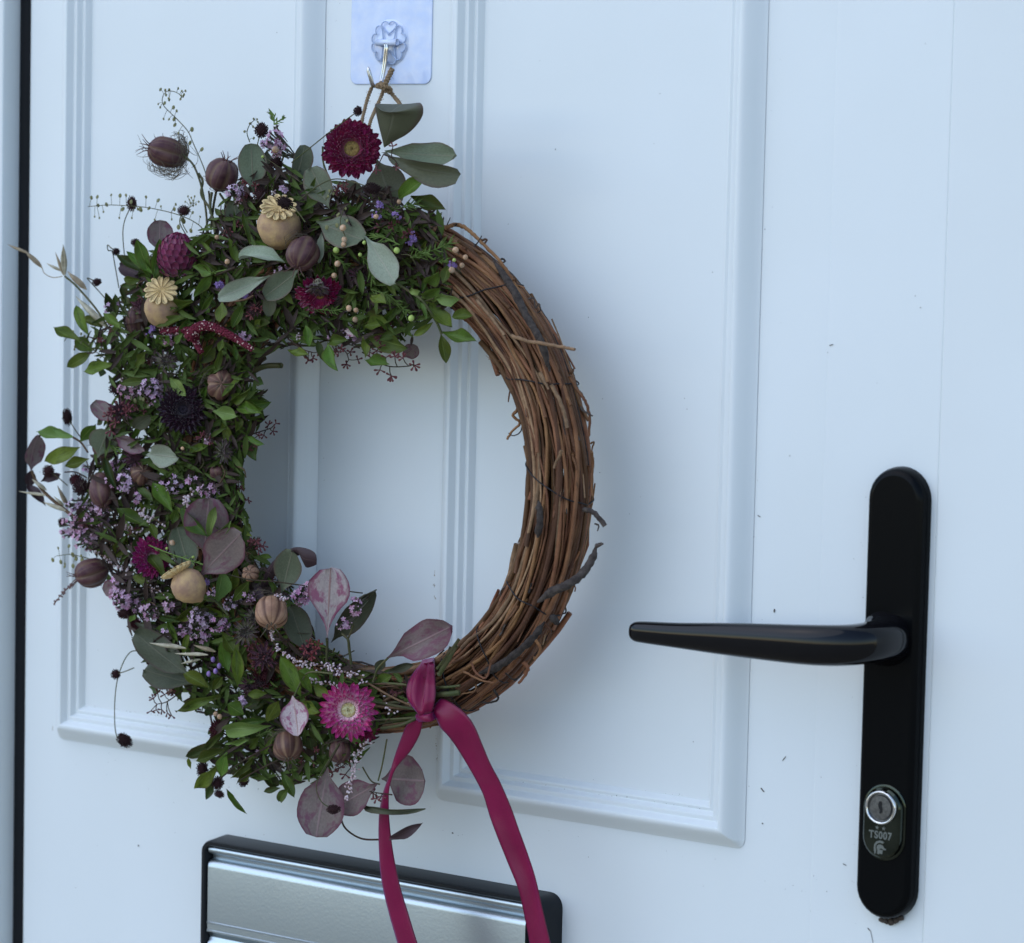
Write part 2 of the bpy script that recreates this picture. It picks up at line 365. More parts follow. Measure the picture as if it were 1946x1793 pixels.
# (y, z) down the flap
arcp(zf - 0.0026, -0.0138, 0.0026, 80, -70)
FP += [(-0.0118, zf - 0.0062), (-0.0116, zf - 0.0082)]
for k in range(7):
    a = radians(90 - 90 * k / 6); FP.append((-0.0115 - 0.0050 * cos(a), zf - 0.0138 + 0.0052 * sin(a)))
z2 = LZ0 + 0.005
FP += [(-0.0165, z2 + 0.0170), (-0.0170, z2 + 0.0166), (-0.0170, z2 + 0.0160), (-0.0165, z2 + 0.0156), (-0.0165, z2 + 0.0118), (-0.0170, z2 + 0.0114), (-0.0170, z2 + 0.0106), (-0.0160, z2 + 0.0098),
       (-0.0142, z2 + 0.0080), (-0.0136, z2 + 0.0066), (-0.0140, z2 + 0.0050), (-0.0160, z2 + 0.0028), (-0.0162, z2 + 0.0018), (-0.0150, z2 + 0.0005), (-0.010, z2 + 0.0002)]
mb = MB(); V = []
for x in (LX0 + 0.0062, LX1 - 0.0150): V += [(x, y, z) for y, z in FP]
mb.add(V, grid_faces(2, len(FP))); n = len(FP)
mb.add([V[k] for k in range(n)] + [(LX0 + 0.0062, -0.006, FP[-1][1]), (LX0 + 0.0062, -0.006, FP[0][1])], [tuple(range(n + 2))])
mb.add([V[n + k] for k in range(n)] + [(LX1 - 0.0150, -0.006, FP[-1][1]), (LX1 - 0.0150, -0.006, FP[0][1])], [tuple(range(n + 2))])
fl = mb.obj('flap', M_alu, letter); fl.modifiers.new('e', 'EDGE_SPLIT').split_angle = radians(35)

# ------------------------------------------------------------------ handle
PC, PZ0, PZ1 = 0.2600, -0.2270, 0.0208       # plate centre x, bottom, top
def stadium(cx, z0, z1, w, y, n=14):
    r = w / 2; L = []
    for cz, s in ((z1 - r, 0), (z0 + r, 180)):
        for k in range(n + 1):
            a = radians(s + 180 * k / n); L.append((cx + r * cos(a), y, cz + r * sin(a)))
    return L
hd = 0.0095
handle = loopstack([stadium(PC, PZ0, PZ1, 0.0354, 0.001), stadium(PC, PZ0 + .0002, PZ1 - .0002, 0.0350, -0.0035), stadium(PC, PZ0 + .0010, PZ1 - .0010, 0.0336, -0.0066),
   stadium(PC, PZ0 + .0016, PZ1 - .0016, 0.0324, -0.0078), stadium(PC, PZ0 + .0030, PZ1 - .0030, 0.0298, -0.0092), stadium(PC, PZ0 + .0046, PZ1 - .0046, 0.0268, -hd)], cap=True).obj('door_handle', M_plate, door)
tag(handle, 'long black handle plate with lever and keyhole')
handle.modifiers.new('e', 'EDGE_SPLIT').split_angle = radians(60)
# lever: sections (u, v centre, d, half height m, half depth m)
LV = [(1211, 1200, .0520, .0012, .0010), (1206, 1200, .0525, .0040, .0030), (1209, 1200.5, .0530, .0054, .0044), (1225, 1202, .0535, .0060, .0050), (1290, 1208, .0550, .0070, .0056), (1370, 1214, .0562, .0086, .0062), (1450, 1220, .0562, .0098, .0068),
      (1520, 1225, .0545, .0106, .0075), (1575, 1227, .0500, .0109, .0085), (1618, 1226, .0430, .0108, .0096), (1650, 1222, .0340, .0108, .0106), (1672, 1218, .0240, .0112, .0112), (1684, 1215, .0150, .0124, .0124), (1689, 1214, .0085, .0150, .0150)]
pts = catmull([W(a, b, c) for a, b, c, _, _ in LV], 5)
rz = catmull([(a[3], a[4], 0) for a in LV], 5)
mb = MB(); V = []; n = 28
for i, p in enumerate(pts):
    t = (pts[min(i + 1, len(pts) - 1)] - pts[max(i - 1, 0)]).normalized(); z = Vector((0, 0, 1)); z = (z - t * z.dot(t)).normalized(); s = t.cross(z)
    for k in range(n):
        a = 2 * pi * k / n; ca, sa = cos(a), sin(a); e = 0.78
        V.append(p + z * (abs(ca) ** e * (1 if ca > 0 else -1) * max(rz[i].x, .0005)) + s * (abs(sa) ** e * (1 if sa > 0 else -1) * max(rz[i].y, .0005)))
mb.add(V, grid_faces(len(pts), n, False, True) + [tuple(range(n - 1, -1, -1))])
mb.obj('lever', M_blackg, handle)
KX, KZ = 0.2608, -0.1636
def esc(m_y, grow): return stadium(KX, KZ - 0.0285 - grow, KZ + 0.0108 + grow, 0.0236 + 2 * grow, m_y)
es = loopstack([esc(-hd + .0004, 0.0012), esc(-hd - .0006, 0.0012), esc(-hd - .0010, 0.0006), esc(-hd - .0010, 0.0), esc(-hd - .0034, -0.0004), esc(-hd - .0042, -0.0014)], cap=True).obj('lock_cover', M_dchrome, handle)
es.modifiers.new('e', 'EDGE_SPLIT').split_angle = radians(40)
yf = -hd - .0042
def ring_lathe(prof, name, m, cx, cz, n=40):
    mb = MB(); V = []
    for r, y in prof: V += [(cx + r * cos(2 * pi * k / n), y, cz + r * sin(2 * pi * k / n)) for k in range(n)]
    mb.add(V, grid_faces(len(prof), n, False, True)); return mb
ring_lathe([(.0094, yf + .0006), (.0093, yf - .0010), (.0090, yf - .0019), (.0084, yf - .0021), (.0079, yf - .0016), (.0076, yf - .0004), (.0075, yf + .001)], 'k', M_chrome, KX, KZ).obj('lock_ring', M_chrome, handle)
mb = ring_lathe([(.0076, yf - .0001), (.0068, yf - .0002), (.0064, yf - .0014), (.0010, yf - .0016)], 'p', M_plug, KX, KZ); mb.add([(KX + .001 * cos(2 * pi * k / 40), yf - .0016, KZ + .001 * sin(2 * pi * k / 40)) for k in range(40)], [tuple(range(40))])
pl = mb.obj('lock_cylinder', M_plug, handle); pl.modifiers.new('e', 'EDGE_SPLIT').split_angle = radians(30)
mb = MB(); kp = [(-.0007, .0034), (.0004, .0036), (.0012, .0026), (.0010, .0010), (.0016, -.0008), (.0012, -.0026), (.0002, -.0034), (-.0004, -.0026), (-.0001, -.0012), (-.0010, .0000), (-.0012, .0018)]
mb.add([(KX + a, yf - .0018, KZ + b) for a, b in kp] + [(KX + a, yf - .0010, KZ + b) for a, b in kp], [tuple(range(11))] + [(k, (k + 1) % 11, 11 + (k + 1) % 11, 11 + k) for k in range(11)])
mb.obj('keyhole', M_hole, handle, smooth=False)
tx = bpy.data.curves.new('t', 'FONT'); tx.body = 'TS007'; tx.size = 0.0050; tx.align_x = 'CENTER'; tx.extrude = 0.00008; tx.offset = 0.00016; tx.space_character = 1.12
to = bpy.data.objects.new('t', tx); COL.objects.link(to); bpy.context.view_layer.update()
me = bpy.data.meshes.new_from_object(to.evaluated_get(bpy.context.evaluated_depsgraph_get())); bpy.data.objects.remove(to)
me.name = 'lettering'; me.materials.clear(); me.materials.append(M_engrave)
link(bpy.data.objects.new('lettering', me), handle, Matrix.Translation((KX - .0002, yf - .0001, KZ - .0172)) @ Matrix.Rotation(pi / 2, 4, 'X') @ Matrix.Diagonal((1, 1.12, 1, 1)))
def flat_poly(name, P, y, m, parent):
    mb = MB(); n = len(P); mb.add([(a, y, b) for a, b in P] + [(a, y + .0002, b) for a, b in P], [tuple(range(n))] + [(k, (k + 1) % n, n + (k + 1) % n, n + k) for k in range(n)])
    return mb.obj(name, m, parent, smooth=False)
for sx_ in (-0.0019, 0.0021):
    flat_poly('star', [(KX - .0004 + sx_ + (.0013 if k % 2 == 0 else .00055) * sin(pi * k / 5), KZ - .0114 + (.0013 if k % 2 == 0 else .00055) * cos(pi * k / 5)) for k in range(10)], yf - .00015, M_engrave, handle)
HX, HZ = KX - .0004, KZ - .0222
def hp(L): return [(HX + a * .001, HZ + b * .001) for a, b in L]
flat_poly('emblem_crest', hp([(2.6, 3.2), (1.4, 3.9), (-.4, 3.9), (-2.2, 3.1), (-3.3, 1.4), (-3.6, -.6), (-3.2, -2.6), (-3.0, -4.2), (-2.3, -3.0), (-2.0, -1.6), (-2.5, -.2), (-2.3, 1.1), (-1.3, 2.2), (.2, 2.7), (1.8, 2.4)]), yf - .00015, M_engrave, handle)
flat_poly('emblem_helmet', hp([(-1.7, .9), (-.6, 1.7), (.8, 1.8), (2.2, 1.2), (2.6, .3), (4.0, -.5), (4.0, -.9), (2.4, -.9), (1.6, -.4), (.4, -.5), (-.2, -1.0), (.8, -1.2), (2.0, -1.0), (1.9, -1.9), (1.7, -3.4), (.9, -3.4), (.3, -3.0), (-.5, -3.8), (-1.5, -3.3), (-1.2, -1.6), (-1.8, -.4)]), yf - .00015, M_engrave, handle)
# gunk under the plate
mb = MB(); q0 = C(6, 0, 0)
for k in range(60):
    u, v = random.uniform(1672, 1715), 0; t = (u - 1672) / 43; v = 1748 + 9 * sin(pi * min(1, t * 1.0)) * random.uniform(0.2, 1) - 4 * t
    blob(mb, W(u, v, random.uniform(0.0003, 0.002)), random.uniform(0.0006, 0.0016), 6, 4)
for k in range(50):
    t = random.random(); blob(mb, W(1712 + 22 * t + random.uniform(-2, 4), 1747 - 36 * t + random.uniform(-2, 5), 0.0002), random.uniform(0.0001, 0.0004), 5, 3)
tag(mb.obj('old_sealant', M_dirt, door), 'dark crumbling sealant under the handle plate', kind='stuff')

# ------------------------------------------------------------------ adhesive hook
hook = empty('adhesive_hook', C(12, 840, 490, 0)); tag(hook, 'clear adhesive wall hook with steel wire on a bluish square film above the wreath', 'hook')
hx0, hx1, hz = -0.1262, -0.0650, 0.2264
mb = loopstack([rrect(hx0, hx1, hz, hz + 0.062, -0.0001, .005), rrect(hx0, hx1, hz, hz + 0.062, -0.0006, .005), rrect(hx0 + .0004, hx1 - .0004, hz + .0004, hz + 0.0616, -0.0008, .0046)], cap=True); mb.obj('backing_film', M_sheet, hook, smooth=False)
HC = C(12, 842, 490, 0.001)
mb = ring_lathe([(.0142, -.0007), (.0140, -.0010), (.006, -.0012), (.0005, -.0012)], 'd', None, HC.x, HC.z, 36); mb.obj('round_base', M_clear, hook)
for k in range(6):
    a0 = pi / 2 + k * pi / 3; L = []
    for j in range(25):
        t = 2 * pi * j / 24; hxx = 16 * sin(t) ** 3 / 16; hyy = (13 * cos(t) - 5 * cos(2 * t) - 2 * cos(3 * t) - cos(4 * t)) / 16
        r_, s_ = 0.0093 + hyy * 0.0046, hxx * 0.0056
        L.append(HC + Vector((cos(a0) * r_ - sin(a0) * s_, -0.0012, sin(a0) * r_ + cos(a0) * s_)))
    mb = MB(); tube(mb, L, 0.00042, 6, caps=False); mb.obj('heart_petal', M_clear2, hook)
mb = MB(); tube(mb, [HC + Vector((-.0075, -.0030, 0.0)), HC + Vector((.0080, -.0030, .0002))], 0.0020, 10); mb.obj('pivot', M_clear, hook)
hk = []
for off in (-0.0012, 0.0012):
    hk.append(catmull([C(12, 800 + off * 9000, 500, .0050), C(12, 803 + off * 9000, 560, .0052), C(12, 785 + off * 9000, 720, .0050), C(12, 750 + off * 8000, 900, .0060), C(12, 735 + off * 6000, 950, .0085),
                       C(12, 690 + off * 6000, 985, .0160), C(12, 650 + off * 6000, 975, .0190), C(12, 622 + off * 7000, 880, .0205), C(12, 600 + off * 6000, 800, .0210)], 6))
path = hk[0] + [C(12, 598, 776, .0211)] + hk[1][::-1]
mb = MB(); tube(mb, path, 0.00085, 8); mb.obj('wire_hook', M_steel, hook)

# ================================================================== the wreath
DOFF = 0.011      # the whole wreath hangs this much further from the door
_W = W
def W(u, v, d=0.0): return _W(u, v, d + DOFF)
def C(c, x, y, d=0.0): return (_W if c == 12 else W)(*uv(c, x, y), d)
RC = Vector((-0.0680, 0, -0.0032)); RR = 0.1335; RD = 0.044      # ring centre, radius, distance from the door
wreath = empty('wreath', RC + Vector((0, -RD, 0)))
tag(wreath, 'round twig wreath half covered with dried flowers, seed heads, eucalyptus and green leaves', 'wreath')
def dirv(r, u, f): return (AX * r - AD * u - AF * f).normalized()     # right, up, towards the viewer
def ringp(phi, psi, rho, a=0.0173, b=0.0168):
    """point on the ring: phi around the door plane, psi around the tube, rho 0..1"""
    e = Vector((cos(phi), 0, sin(phi)))
    return RC + Vector((0, -RD, 0)) + e * (RR + a * rho * cos(psi)) + Vector((0, -b * rho * sin(psi), 0))
M_vine = mat('vine_bark', (0.200, 0.094, 0.043), rough=0.55, rnd=0.65, hue=0.010, col2=(0.125, 0.052, 0.024), nscale=75, bump=0.7, bscale=1100)
M_vined = mat('dark_bark', (0.035, 0.027, 0.024), rough=0.85, rnd=0.4, col2=(0.075, 0.06, 0.052), nscale=330, bump=0.9, bscale=900)
M_vinel = mat('pale_split_twig', (0.33, 0.20, 0.11), rough=0.7, rnd=0.3, var=0.35, nscale=300, bump=0.4, bscale=900)
vn = []
for i in range(285):
    phi0 = random.uniform(0, 2 * pi); span = random.choice([random.uniform(1.0, 2.4), random.uniform(2.0, 5.5), random.uniform(2.0, 5.5)])
    psi0 = random.uniform(0, 2 * pi); tw = random.uniform(-0.45, 0.45) * (2.2 if random.random() < .22 else 1); rho0 = random.choice([1.02, 1, 0.98, 0.93, 0.86, 0.70]) * random.uniform(0.95, 1.05)
    n = max(14, int(span * 13)); se = random.uniform(0, 99); rad = random.choice([0.0005, 0.0007, 0.0009, 0.0011, 0.0013, 0.0016]) * random.uniform(0.85, 1.15)
    P = []; Rr = []
    for k in range(n + 1):
        t = k / n; ph = phi0 + span * t
        w1 = noise.noise(Vector((ph * 2.2, se, 0))); w2 = noise.noise(Vector((ph * 3.1, se, 7)))
        lift = 1 + (0.16 * max(0, 1 - min(t, 1 - t) * n / 2.5) if random.random() < .7 else 0)
        P.append(ringp(ph, psi0 + tw * (ph - phi0) + w1 * 0.32, (rho0 + 0.06 * w2) * lift))
        Rr.append(rad * (1 + 0.13 * noise.noise(Vector((ph * 14, se, 3)))) * (1.45 if random.random() < 0.05 else 1))
    mb = MB(); tube(mb, P, Rr, 6, bump=0.06)
    vn.append(mb.obj('vine_stem', M_vine if random.random() < 0.86 else (M_vined if random.random() < .5 else M_vinel), wreath))
def hero_vine(name, pts, r, m, r2=None, n=6, seg=8):
    mb = MB(); P = catmull([C(c, x, y, d) for c, x, y, d in pts], seg)
    P = [p + Vector((random.uniform(-1, 1), 0, random.uniform(-1, 1))) * min(r, .001) * 0.25 for p in P]
    if m is M_vined and r > .0015:
        e = r if r2 is None else r2; N_ = len(P); r = [(r + (e - r) * i / (N_ - 1)) * min(1, .25 + 5.0 * min(i, N_ - 1 - i) / N_) * (1 + .16 * noise.noise(Vector((i * .5, r * 9000, 0)))) for i in range(N_)]; r2 = None
    tube(mb, P, r, n, r2=r2, bump=0.12); return mb.obj(name, m, wreath)
hero_vine('vine_stem', [(9, 235, 120, .045), (9, 320, 100, .042), (9, 400, 140, .042), (9, 500, 235, .040), (9, 640, 385, .038), (9, 722, 525, .036), (9, 770, 600, .034)], .0013, M_vine, .0009)
hero_vine('vine_stem', [(9, 1085, 1130, .036), (9, 1140, 1230, .034), (9, 1195, 1310, .034), (9, 1222, 1420, .034), (9, 1215, 1540, .034)], .0011, M_vine, .0007)
hero_vine('vine_stem', [(10, 895, 30, .04), (10, 905, 100, .036), (10, 895, 190, .036), (10, 900, 300, .036)], .0007, M_vine, .0006)
hero_vine('vine_stem', [(10, 520, 60, .044), (10, 492, 200, .044), (10, 490, 380, .044), (10, 492, 520, .044), (10, 470, 700, .046)], .0008, M_vine, .0007)
hero_vine('dark_branch', [(10, 560, 960, .056), (10, 660, 890, .056), (10, 740, 855, .054), (10, 830, 790, .048), (10, 895, 700, .042), (10, 925, 610, .040)], .0028, M_vined, .0020, 8)
hero_vine('dark_branch', [(10, 915, 620, .041), (10, 945, 604, .041), (10, 970, 600, .041)], .0016, M_vined, .0005)
hero_vine('dark_branch', [(9, 560, 330, .052), (9, 700, 540, .054), (9, 790, 720, .055), (9, 890, 900, .055), (9, 950, 1100, .050)], .0024, M_vined, .0020, 8)
hero_vine('dark_branch', [(10, 200, 1400, .054), (10, 330, 1350, .056), (10, 450, 1260, .056), (10, 540, 1170, .056), (10, 600, 1080, .052)], .0026, M_vined, .0020, 8)
hero_vine('dark_branch', [(10, 560, 560, .054), (10, 575, 450, .055), (10, 565, 330, .055)], .0022, M_vined, .0018, 8)
hero_vine('pale_twig', [(9, 690, 855, .055), (9, 820, 895, .057), (9, 1000, 925, .058), (9, 1122, 950, .060)], .0012, M_vinel, .0009)
hero_vine('cut_twig', [(10, 840, 385, .043), (10, 905, 405, .042), (10, 980, 488, .040)], .0014, M_vined, .0016)
hero_vine('cut_twig', [(10, 640, 1040, .050), (10, 690, 1100, .048)], .0024, M_vined, .0020)
hero_vine('pale_twig', [(9, 450, 610, .054), (9, 540, 720, .056), (9, 640, 850, .056)], .0010, M_vinel, .0008)
hero_vine('pale_twig', [(9, 880, 1110, .057), (9, 940, 1220, .057)], .0013, M_vinel, .0006)
hero_vine('pale_twig', [(10, 710, 20, .056), (10, 660, 130, .057)], .0010, M_vinel, .0006)
hero_vine('pale_twig', [(9, 960, 1190, .056), (9, 1030, 1330, .056), (9, 1070, 1480, .056)], .0011, M_vinel, .0010)
# tendrils, curly
def tend(pts, r=.0005, m=None): return hero_vine('tendril', pts, r, m or M_vine, r * .6, 5, 6)
tend([(9, 790, 1210, .044), (9, 720, 1260, .045), (9, 730, 1350, .042), (9, 700, 1400, .042), (9, 745, 1450, .040), (9, 690, 1510, .040), (9, 660, 1560, .040)], .0011)
tend([(9, 790, 1290, .045), (9, 745, 1340, .045), (9, 762, 1440, .04), (9, 748, 1510, .04), (9, 700, 1535, .04), (9, 670, 1520, .04)], .0005, M_vined)
tend([(9, 800, 605, .036), (9, 840, 600, .034), (9, 850, 665, .034), (9, 875, 635, .034), (9, 885, 680, .034), (9, 862, 700, .034)], .0005, M_vined)
tend([(9, 605, 345, .036), (9, 630, 330, .034), (9, 645, 350, .034), (9, 620, 358, .034)], .0007, M_vined)
tend([(9, 250, 100, .044), (9, 272, 50, .044)], .0004, M_vined); tend([(9, 300, 110, .044), (9, 318, 92, .044), (9, 290, 95, .044)], .0004, M_vined)
tend([(9, 435, 245, .046), (9, 462, 215, .046), (9, 485, 175, .046)], .0005, M_vined); tend([(9, 480, 205, .04), (9, 520, 200, .04), (9, 500, 235, .04)], .0008)
tend([(9, 590, 1020, .045), (9, 540, 1010, .045), (9, 515, 990, .045)], .0002, M_vinel); tend([(9, 590, 1030, .045), (9, 530, 1015, .045)], .0002, M_vinel)
tend([(9, 640, 1000, .042), (9, 600, 1035, .045), (9, 605, 1075, .045), (9, 630, 1090, .045)], .0008); tend([(9, 1090, 1110, .038), (9, 1112, 1085, .036)], .0013)
tend([(9, 1155, 1340, .036), (9, 1190, 1375, .035), (9, 1240, 1400, .035)], .0008, M_vined); tend([(9, 1225, 1590, .036), (9, 1250, 1580, .035), (9, 1235, 1640, .035), (9, 1245, 1700, .035), (9, 1230, 1790, .035)], .0006)
tend([(10, 915, 475, .038), (10, 938, 485, .038), (10, 932, 520, .038)], .0006, M_vined)
tend([(10, 600, 1090, .046), (10, 640, 1140, .044), (10, 620, 1200, .044)], .0010); tend([(10, 540, 1180, .045), (10, 578, 1250, .044), (10, 545, 1310, .044), (10, 535, 1300, .044)], .0010)
tend([(10, 470, 1330, .046), (10, 500, 1370, .045), (10, 470, 1430, .044), (10, 440, 1465, .044)], .0013); tend([(10, 360, 1400, .047), (10, 410, 1440, .045), (10, 450, 1420, .045), (10, 470, 1390, .045)], .0006, M_vined)
tend([(10, 290, 1500, .045), (10, 315, 1560, .044), (10, 260, 1585, .044), (10, 215, 1580, .044)], .0008, M_vined)
tend([(10, 150, 1340, .062), (10, 180, 1400, .062), (10, 240, 1430, .062), (10, 270, 1340, .062)], .0008); tend([(10, 100, 1390, .062), (10, 200, 1440, .062), (10, 290, 1460, .062)], .0008)
tend([(10, 350, 880, .044), (10, 345, 895, .044), (10, 362, 890, .044)], .0004); tend([(10, 180, 1470, .06), (10, 170, 1510, .06), (10, 90, 1530, .06)], .0007)
for k in range(60):      # short peeling ends and knots all along the ring
    ph = random.uniform(-1.45, 1.35); ps = random.uniform(-0.6, 3.7); p = ringp(ph, ps, 1.02)
    o = (p - ringp(ph, ps, 0)).normalized(); tg = Vector((-sin(ph), 0, cos(ph))) * random.choice([-1, 1]); L = random.uniform(.003, .009)
    mb = MB(); c1 = p + tg * L * .5 + o * L * random.uniform(.1, .35); tube(mb, catmull([p - tg * .003, p, c1, p + tg * L + o * L * random.uniform(.2, .6)], 4), random.uniform(.0004, .0012), 5, r2=.0004, bump=.15)
    mb.obj('tendril', random.choice([M_vine, M_vine, M_vined]), wreath)
# binding wire loops round the ring
def ring_angle(c, x, y):
    e = C(c, x, y, RD - DOFF) - RC; return atan2(e.z, e.x)
for (c1, x1, y1), (c2, x2, y2) in (((9, 345, 610), (9, 722, 520)), ((9, 650, 1160), (9, 1130, 1195)), ((10, 488, 90), (10, 905, 380)), ((10, 425, 790), (10, 690, 1040)), ((10, 240, 1040), (10, 380, 1420)), ((10, 30, 1250), (10, 130, 1560))):
    pi_, po_ = ring_angle(c1, x1, y1), ring_angle(c2, x2, y2); P = []; se = random.uniform(0, 50)
    for k in range(24):
        ps = 2 * pi * k / 24; f = (1 + cos(ps)) / 2; ph = pi_ + (po_ - pi_) * f + (.02 * noise.noise(Vector((ps * 1.5, se, 0)))); P.append(ringp(ph, ps, 1.10 + .05 * noise.noise(Vector((ps * 2, se, 5)))))
    mb = MB(); tube(mb, catmull(P + [P[0]], 3), 0.00045, 6, caps=False); mb.obj('binding_wire', M_wire, wreath)
hero_vine('binding_wire', [(9, 655, 1160, .045), (9, 645, 1140, .044), (9, 655, 1135, .044)], .0005, M_wire)

# ------------------------------------------------------------------ leaves
LEAFC = {}
def leaf_mesh(kind, bend, fold, wave, seed, m):
    key = (kind, round(bend, 1), round(fold, 1), round(wave, 1), seed % 3, m.name)
    if key in LEAFC: return LEAFC[key]
    kind, bend, fold, wave, seed, _ = key
    nu, nv = (7, 14) if kind != 'lance' else (5, 11)
    th = 0.0; pos = Vector((0, 0, 0)); cl = [pos.copy()]; steps = 40; angs = [-bend / 2]
    for k in range(steps):
        a = -bend / 2 + bend * (k + .5) / steps; pos = pos + Vector((0, cos(a), sin(a))) / steps; cl.append(pos.copy()); angs.append(a)
    ch = cl[-1]; L = ch.length; rot = -atan2(ch.z, ch.y)
    V = []; U = []; rs = random.Random(seed * 7 + 3); asy = rs.uniform(-.06, .06)
    for j in range(nv):
        t = j / (nv - 1); t = t if kind == 'lance' else .35 * t + .65 * (1 - cos(pi * t)) / 2; k = min(steps, int(round(t * steps))); c_ = cl[k] / L; a = angs[k] + rot
        c_ = Vector((0, c_.y * cos(rot) - c_.z * sin(rot), c_.y * sin(rot) + c_.z * cos(rot)))
        nrm = Vector((0, -sin(a), cos(a)))
        if kind == 'lance': w = 0.5 * max(0, sin(pi * t ** 1.15)) ** 0.88 * (1.0 + .10 * (t - .5))
        elif kind == 'round': w = 0.5 * max(0, sin(pi * t ** 1.45)) ** 0.44 * min(1, .14 + t * 2.5)
        elif kind == 'spoon': w = 0.5 * max(0, sin(pi * t ** 2.0)) ** 0.48 * min(1, .08 + t * 1.6)
        else: w = 0.5 * max(0, sin(pi * t ** 1.15)) ** 0.60 * min(1, .3 + t * 3)
        w = max(w, 0.022 if j == 0 else 0.0)
        for i in range(nu):
            x = -1 + 2 * i / (nu - 1); wv = wave * .06 * sin(t * 9 + x * 2 + seed * 2) * abs(x) + rs.uniform(-1, 1) * .006
            z = fold * .35 * w * (abs(x) ** 1.3) + wv + (0.012 * (1 - abs(x)) * -1)
            V.append(c_ + Vector((x * w * (1 + asy * (1 if x > 0 else -1)), 0, 0)) + nrm * z); U.append((i / (nu - 1), t))
    mb = MB(); F = [f[::-1] for f in grid_faces(nv, nu)]; mb.add(V, F, 0, U)
    me = mb.mesh(kind + '_leaf', m); LEAFC[key] = me; return me
def leafM(b, t, width, roll):
    y = t - b; L = y.length; y.normalize(); mid = (b + t) / 2; n = (CAM - mid).normalized(); x = y.cross(n).normalized(); n = x.cross(y)
    R = Matrix.Rotation(roll, 3, y); x = R @ x; n = R @ n
    return Matrix(((x.x * width, y.x * L, n.x * L, b.x), (x.y * width, y.y * L, n.y * L, b.y), (x.z * width, y.z * L, n.z * L, b.z), (0, 0, 0, 1)))
LC = [0]
def leaf(name, m, kind, b, t, width, roll=0.0, bend=0.0, fold=0.4, wave=0.4, label=None, parent=None):
    LC[0] += 1; me = leaf_mesh(kind, bend, fold, wave, LC[0], m)
    o = link(bpy.data.objects.new(name, me), parent or wreath, leafM(b, t, width, roll)); tag(o, label); return o
def HL(name, m, kind, c, bx, by, tx_, ty, wpx, d=.06, dd=0.0, roll=0.0, bend=0.0, fold=0.4, wave=0.5, label=None):
    b = C(c, bx, by, d); t = C(c, tx_, ty, d + dd); return leaf(name, m, kind, b, t, wpx / CROP[c][2] * mpp(b), roll, bend, fold, wave, label)
M_g = leaf_mat('green_leaf', (0.118, 0.180, 0.026), (0.20, 0.26, 0.06), edge=(0.13, 0.085, 0.025), edge_amt=.45, mott=(0.055, 0.075, 0.018), mott_amt=.5, rough=0.45, rnd=0.42, hue=0.032, trans=.28)
M_gd = leaf_mat('dark_green_leaf', (0.056, 0.088, 0.018), (0.08, 0.12, 0.03), mott=(0.080, 0.048, 0.020), mott_amt=.6, rough=0.5, rnd=0.5, hue=0.035)
M_gl = leaf_mat('light_green_leaf', (0.165, 0.25, 0.062), (0.27, 0.35, 0.12), rough=0.5, rnd=0.2)
M_eg = leaf_mat('grey_green_eucalyptus', (0.165, 0.190, 0.120), (0.23, 0.22, 0.15), edge=(0.17, 0.09, 0.08), edge_amt=.6, rough=0.55, rnd=0.22, side=.12)
M_ed = leaf_mat('dull_olive_eucalyptus', (0.088, 0.095, 0.056), (0.12, 0.12, 0.08), edge=(0.08, 0.04, 0.04), edge_amt=.6, rough=0.55, rnd=0.25, side=.12)
M_el = leaf_mat('pale_eucalyptus', (0.32, 0.37, 0.27), (0.37, 0.36, 0.28), edge=(0.2, 0.15, 0.12), edge_amt=.5, rough=0.6, rnd=0.12, side=.10)
M_em = leaf_mat('mauve_eucalyptus', (0.215, 0.160, 0.150), (0.30, 0.20, 0.20), edge=(0.13, 0.035, 0.06), edge_amt=.8, mott=(0.165, 0.060, 0.095), mott_amt=.85, rough=0.5, rnd=0.15, side=.15)
M_ep = leaf_mat('pink_eucalyptus', (0.56, 0.47, 0.45), (0.36, 0.2, 0.18), edge=(0.16, 0.03, 0.07), edge_amt=.9, mott=(0.30, 0.085, 0.16), mott_amt=.9, rough=0.5, rnd=0.1, side=.15)
M_ek = leaf_mat('dark_mauve_leaf', (0.060, 0.036, 0.042), (0.10, 0.06, 0.06), rough=0.5, rnd=0.3, side=.1)
EU = 'eucalyptus_leaf'
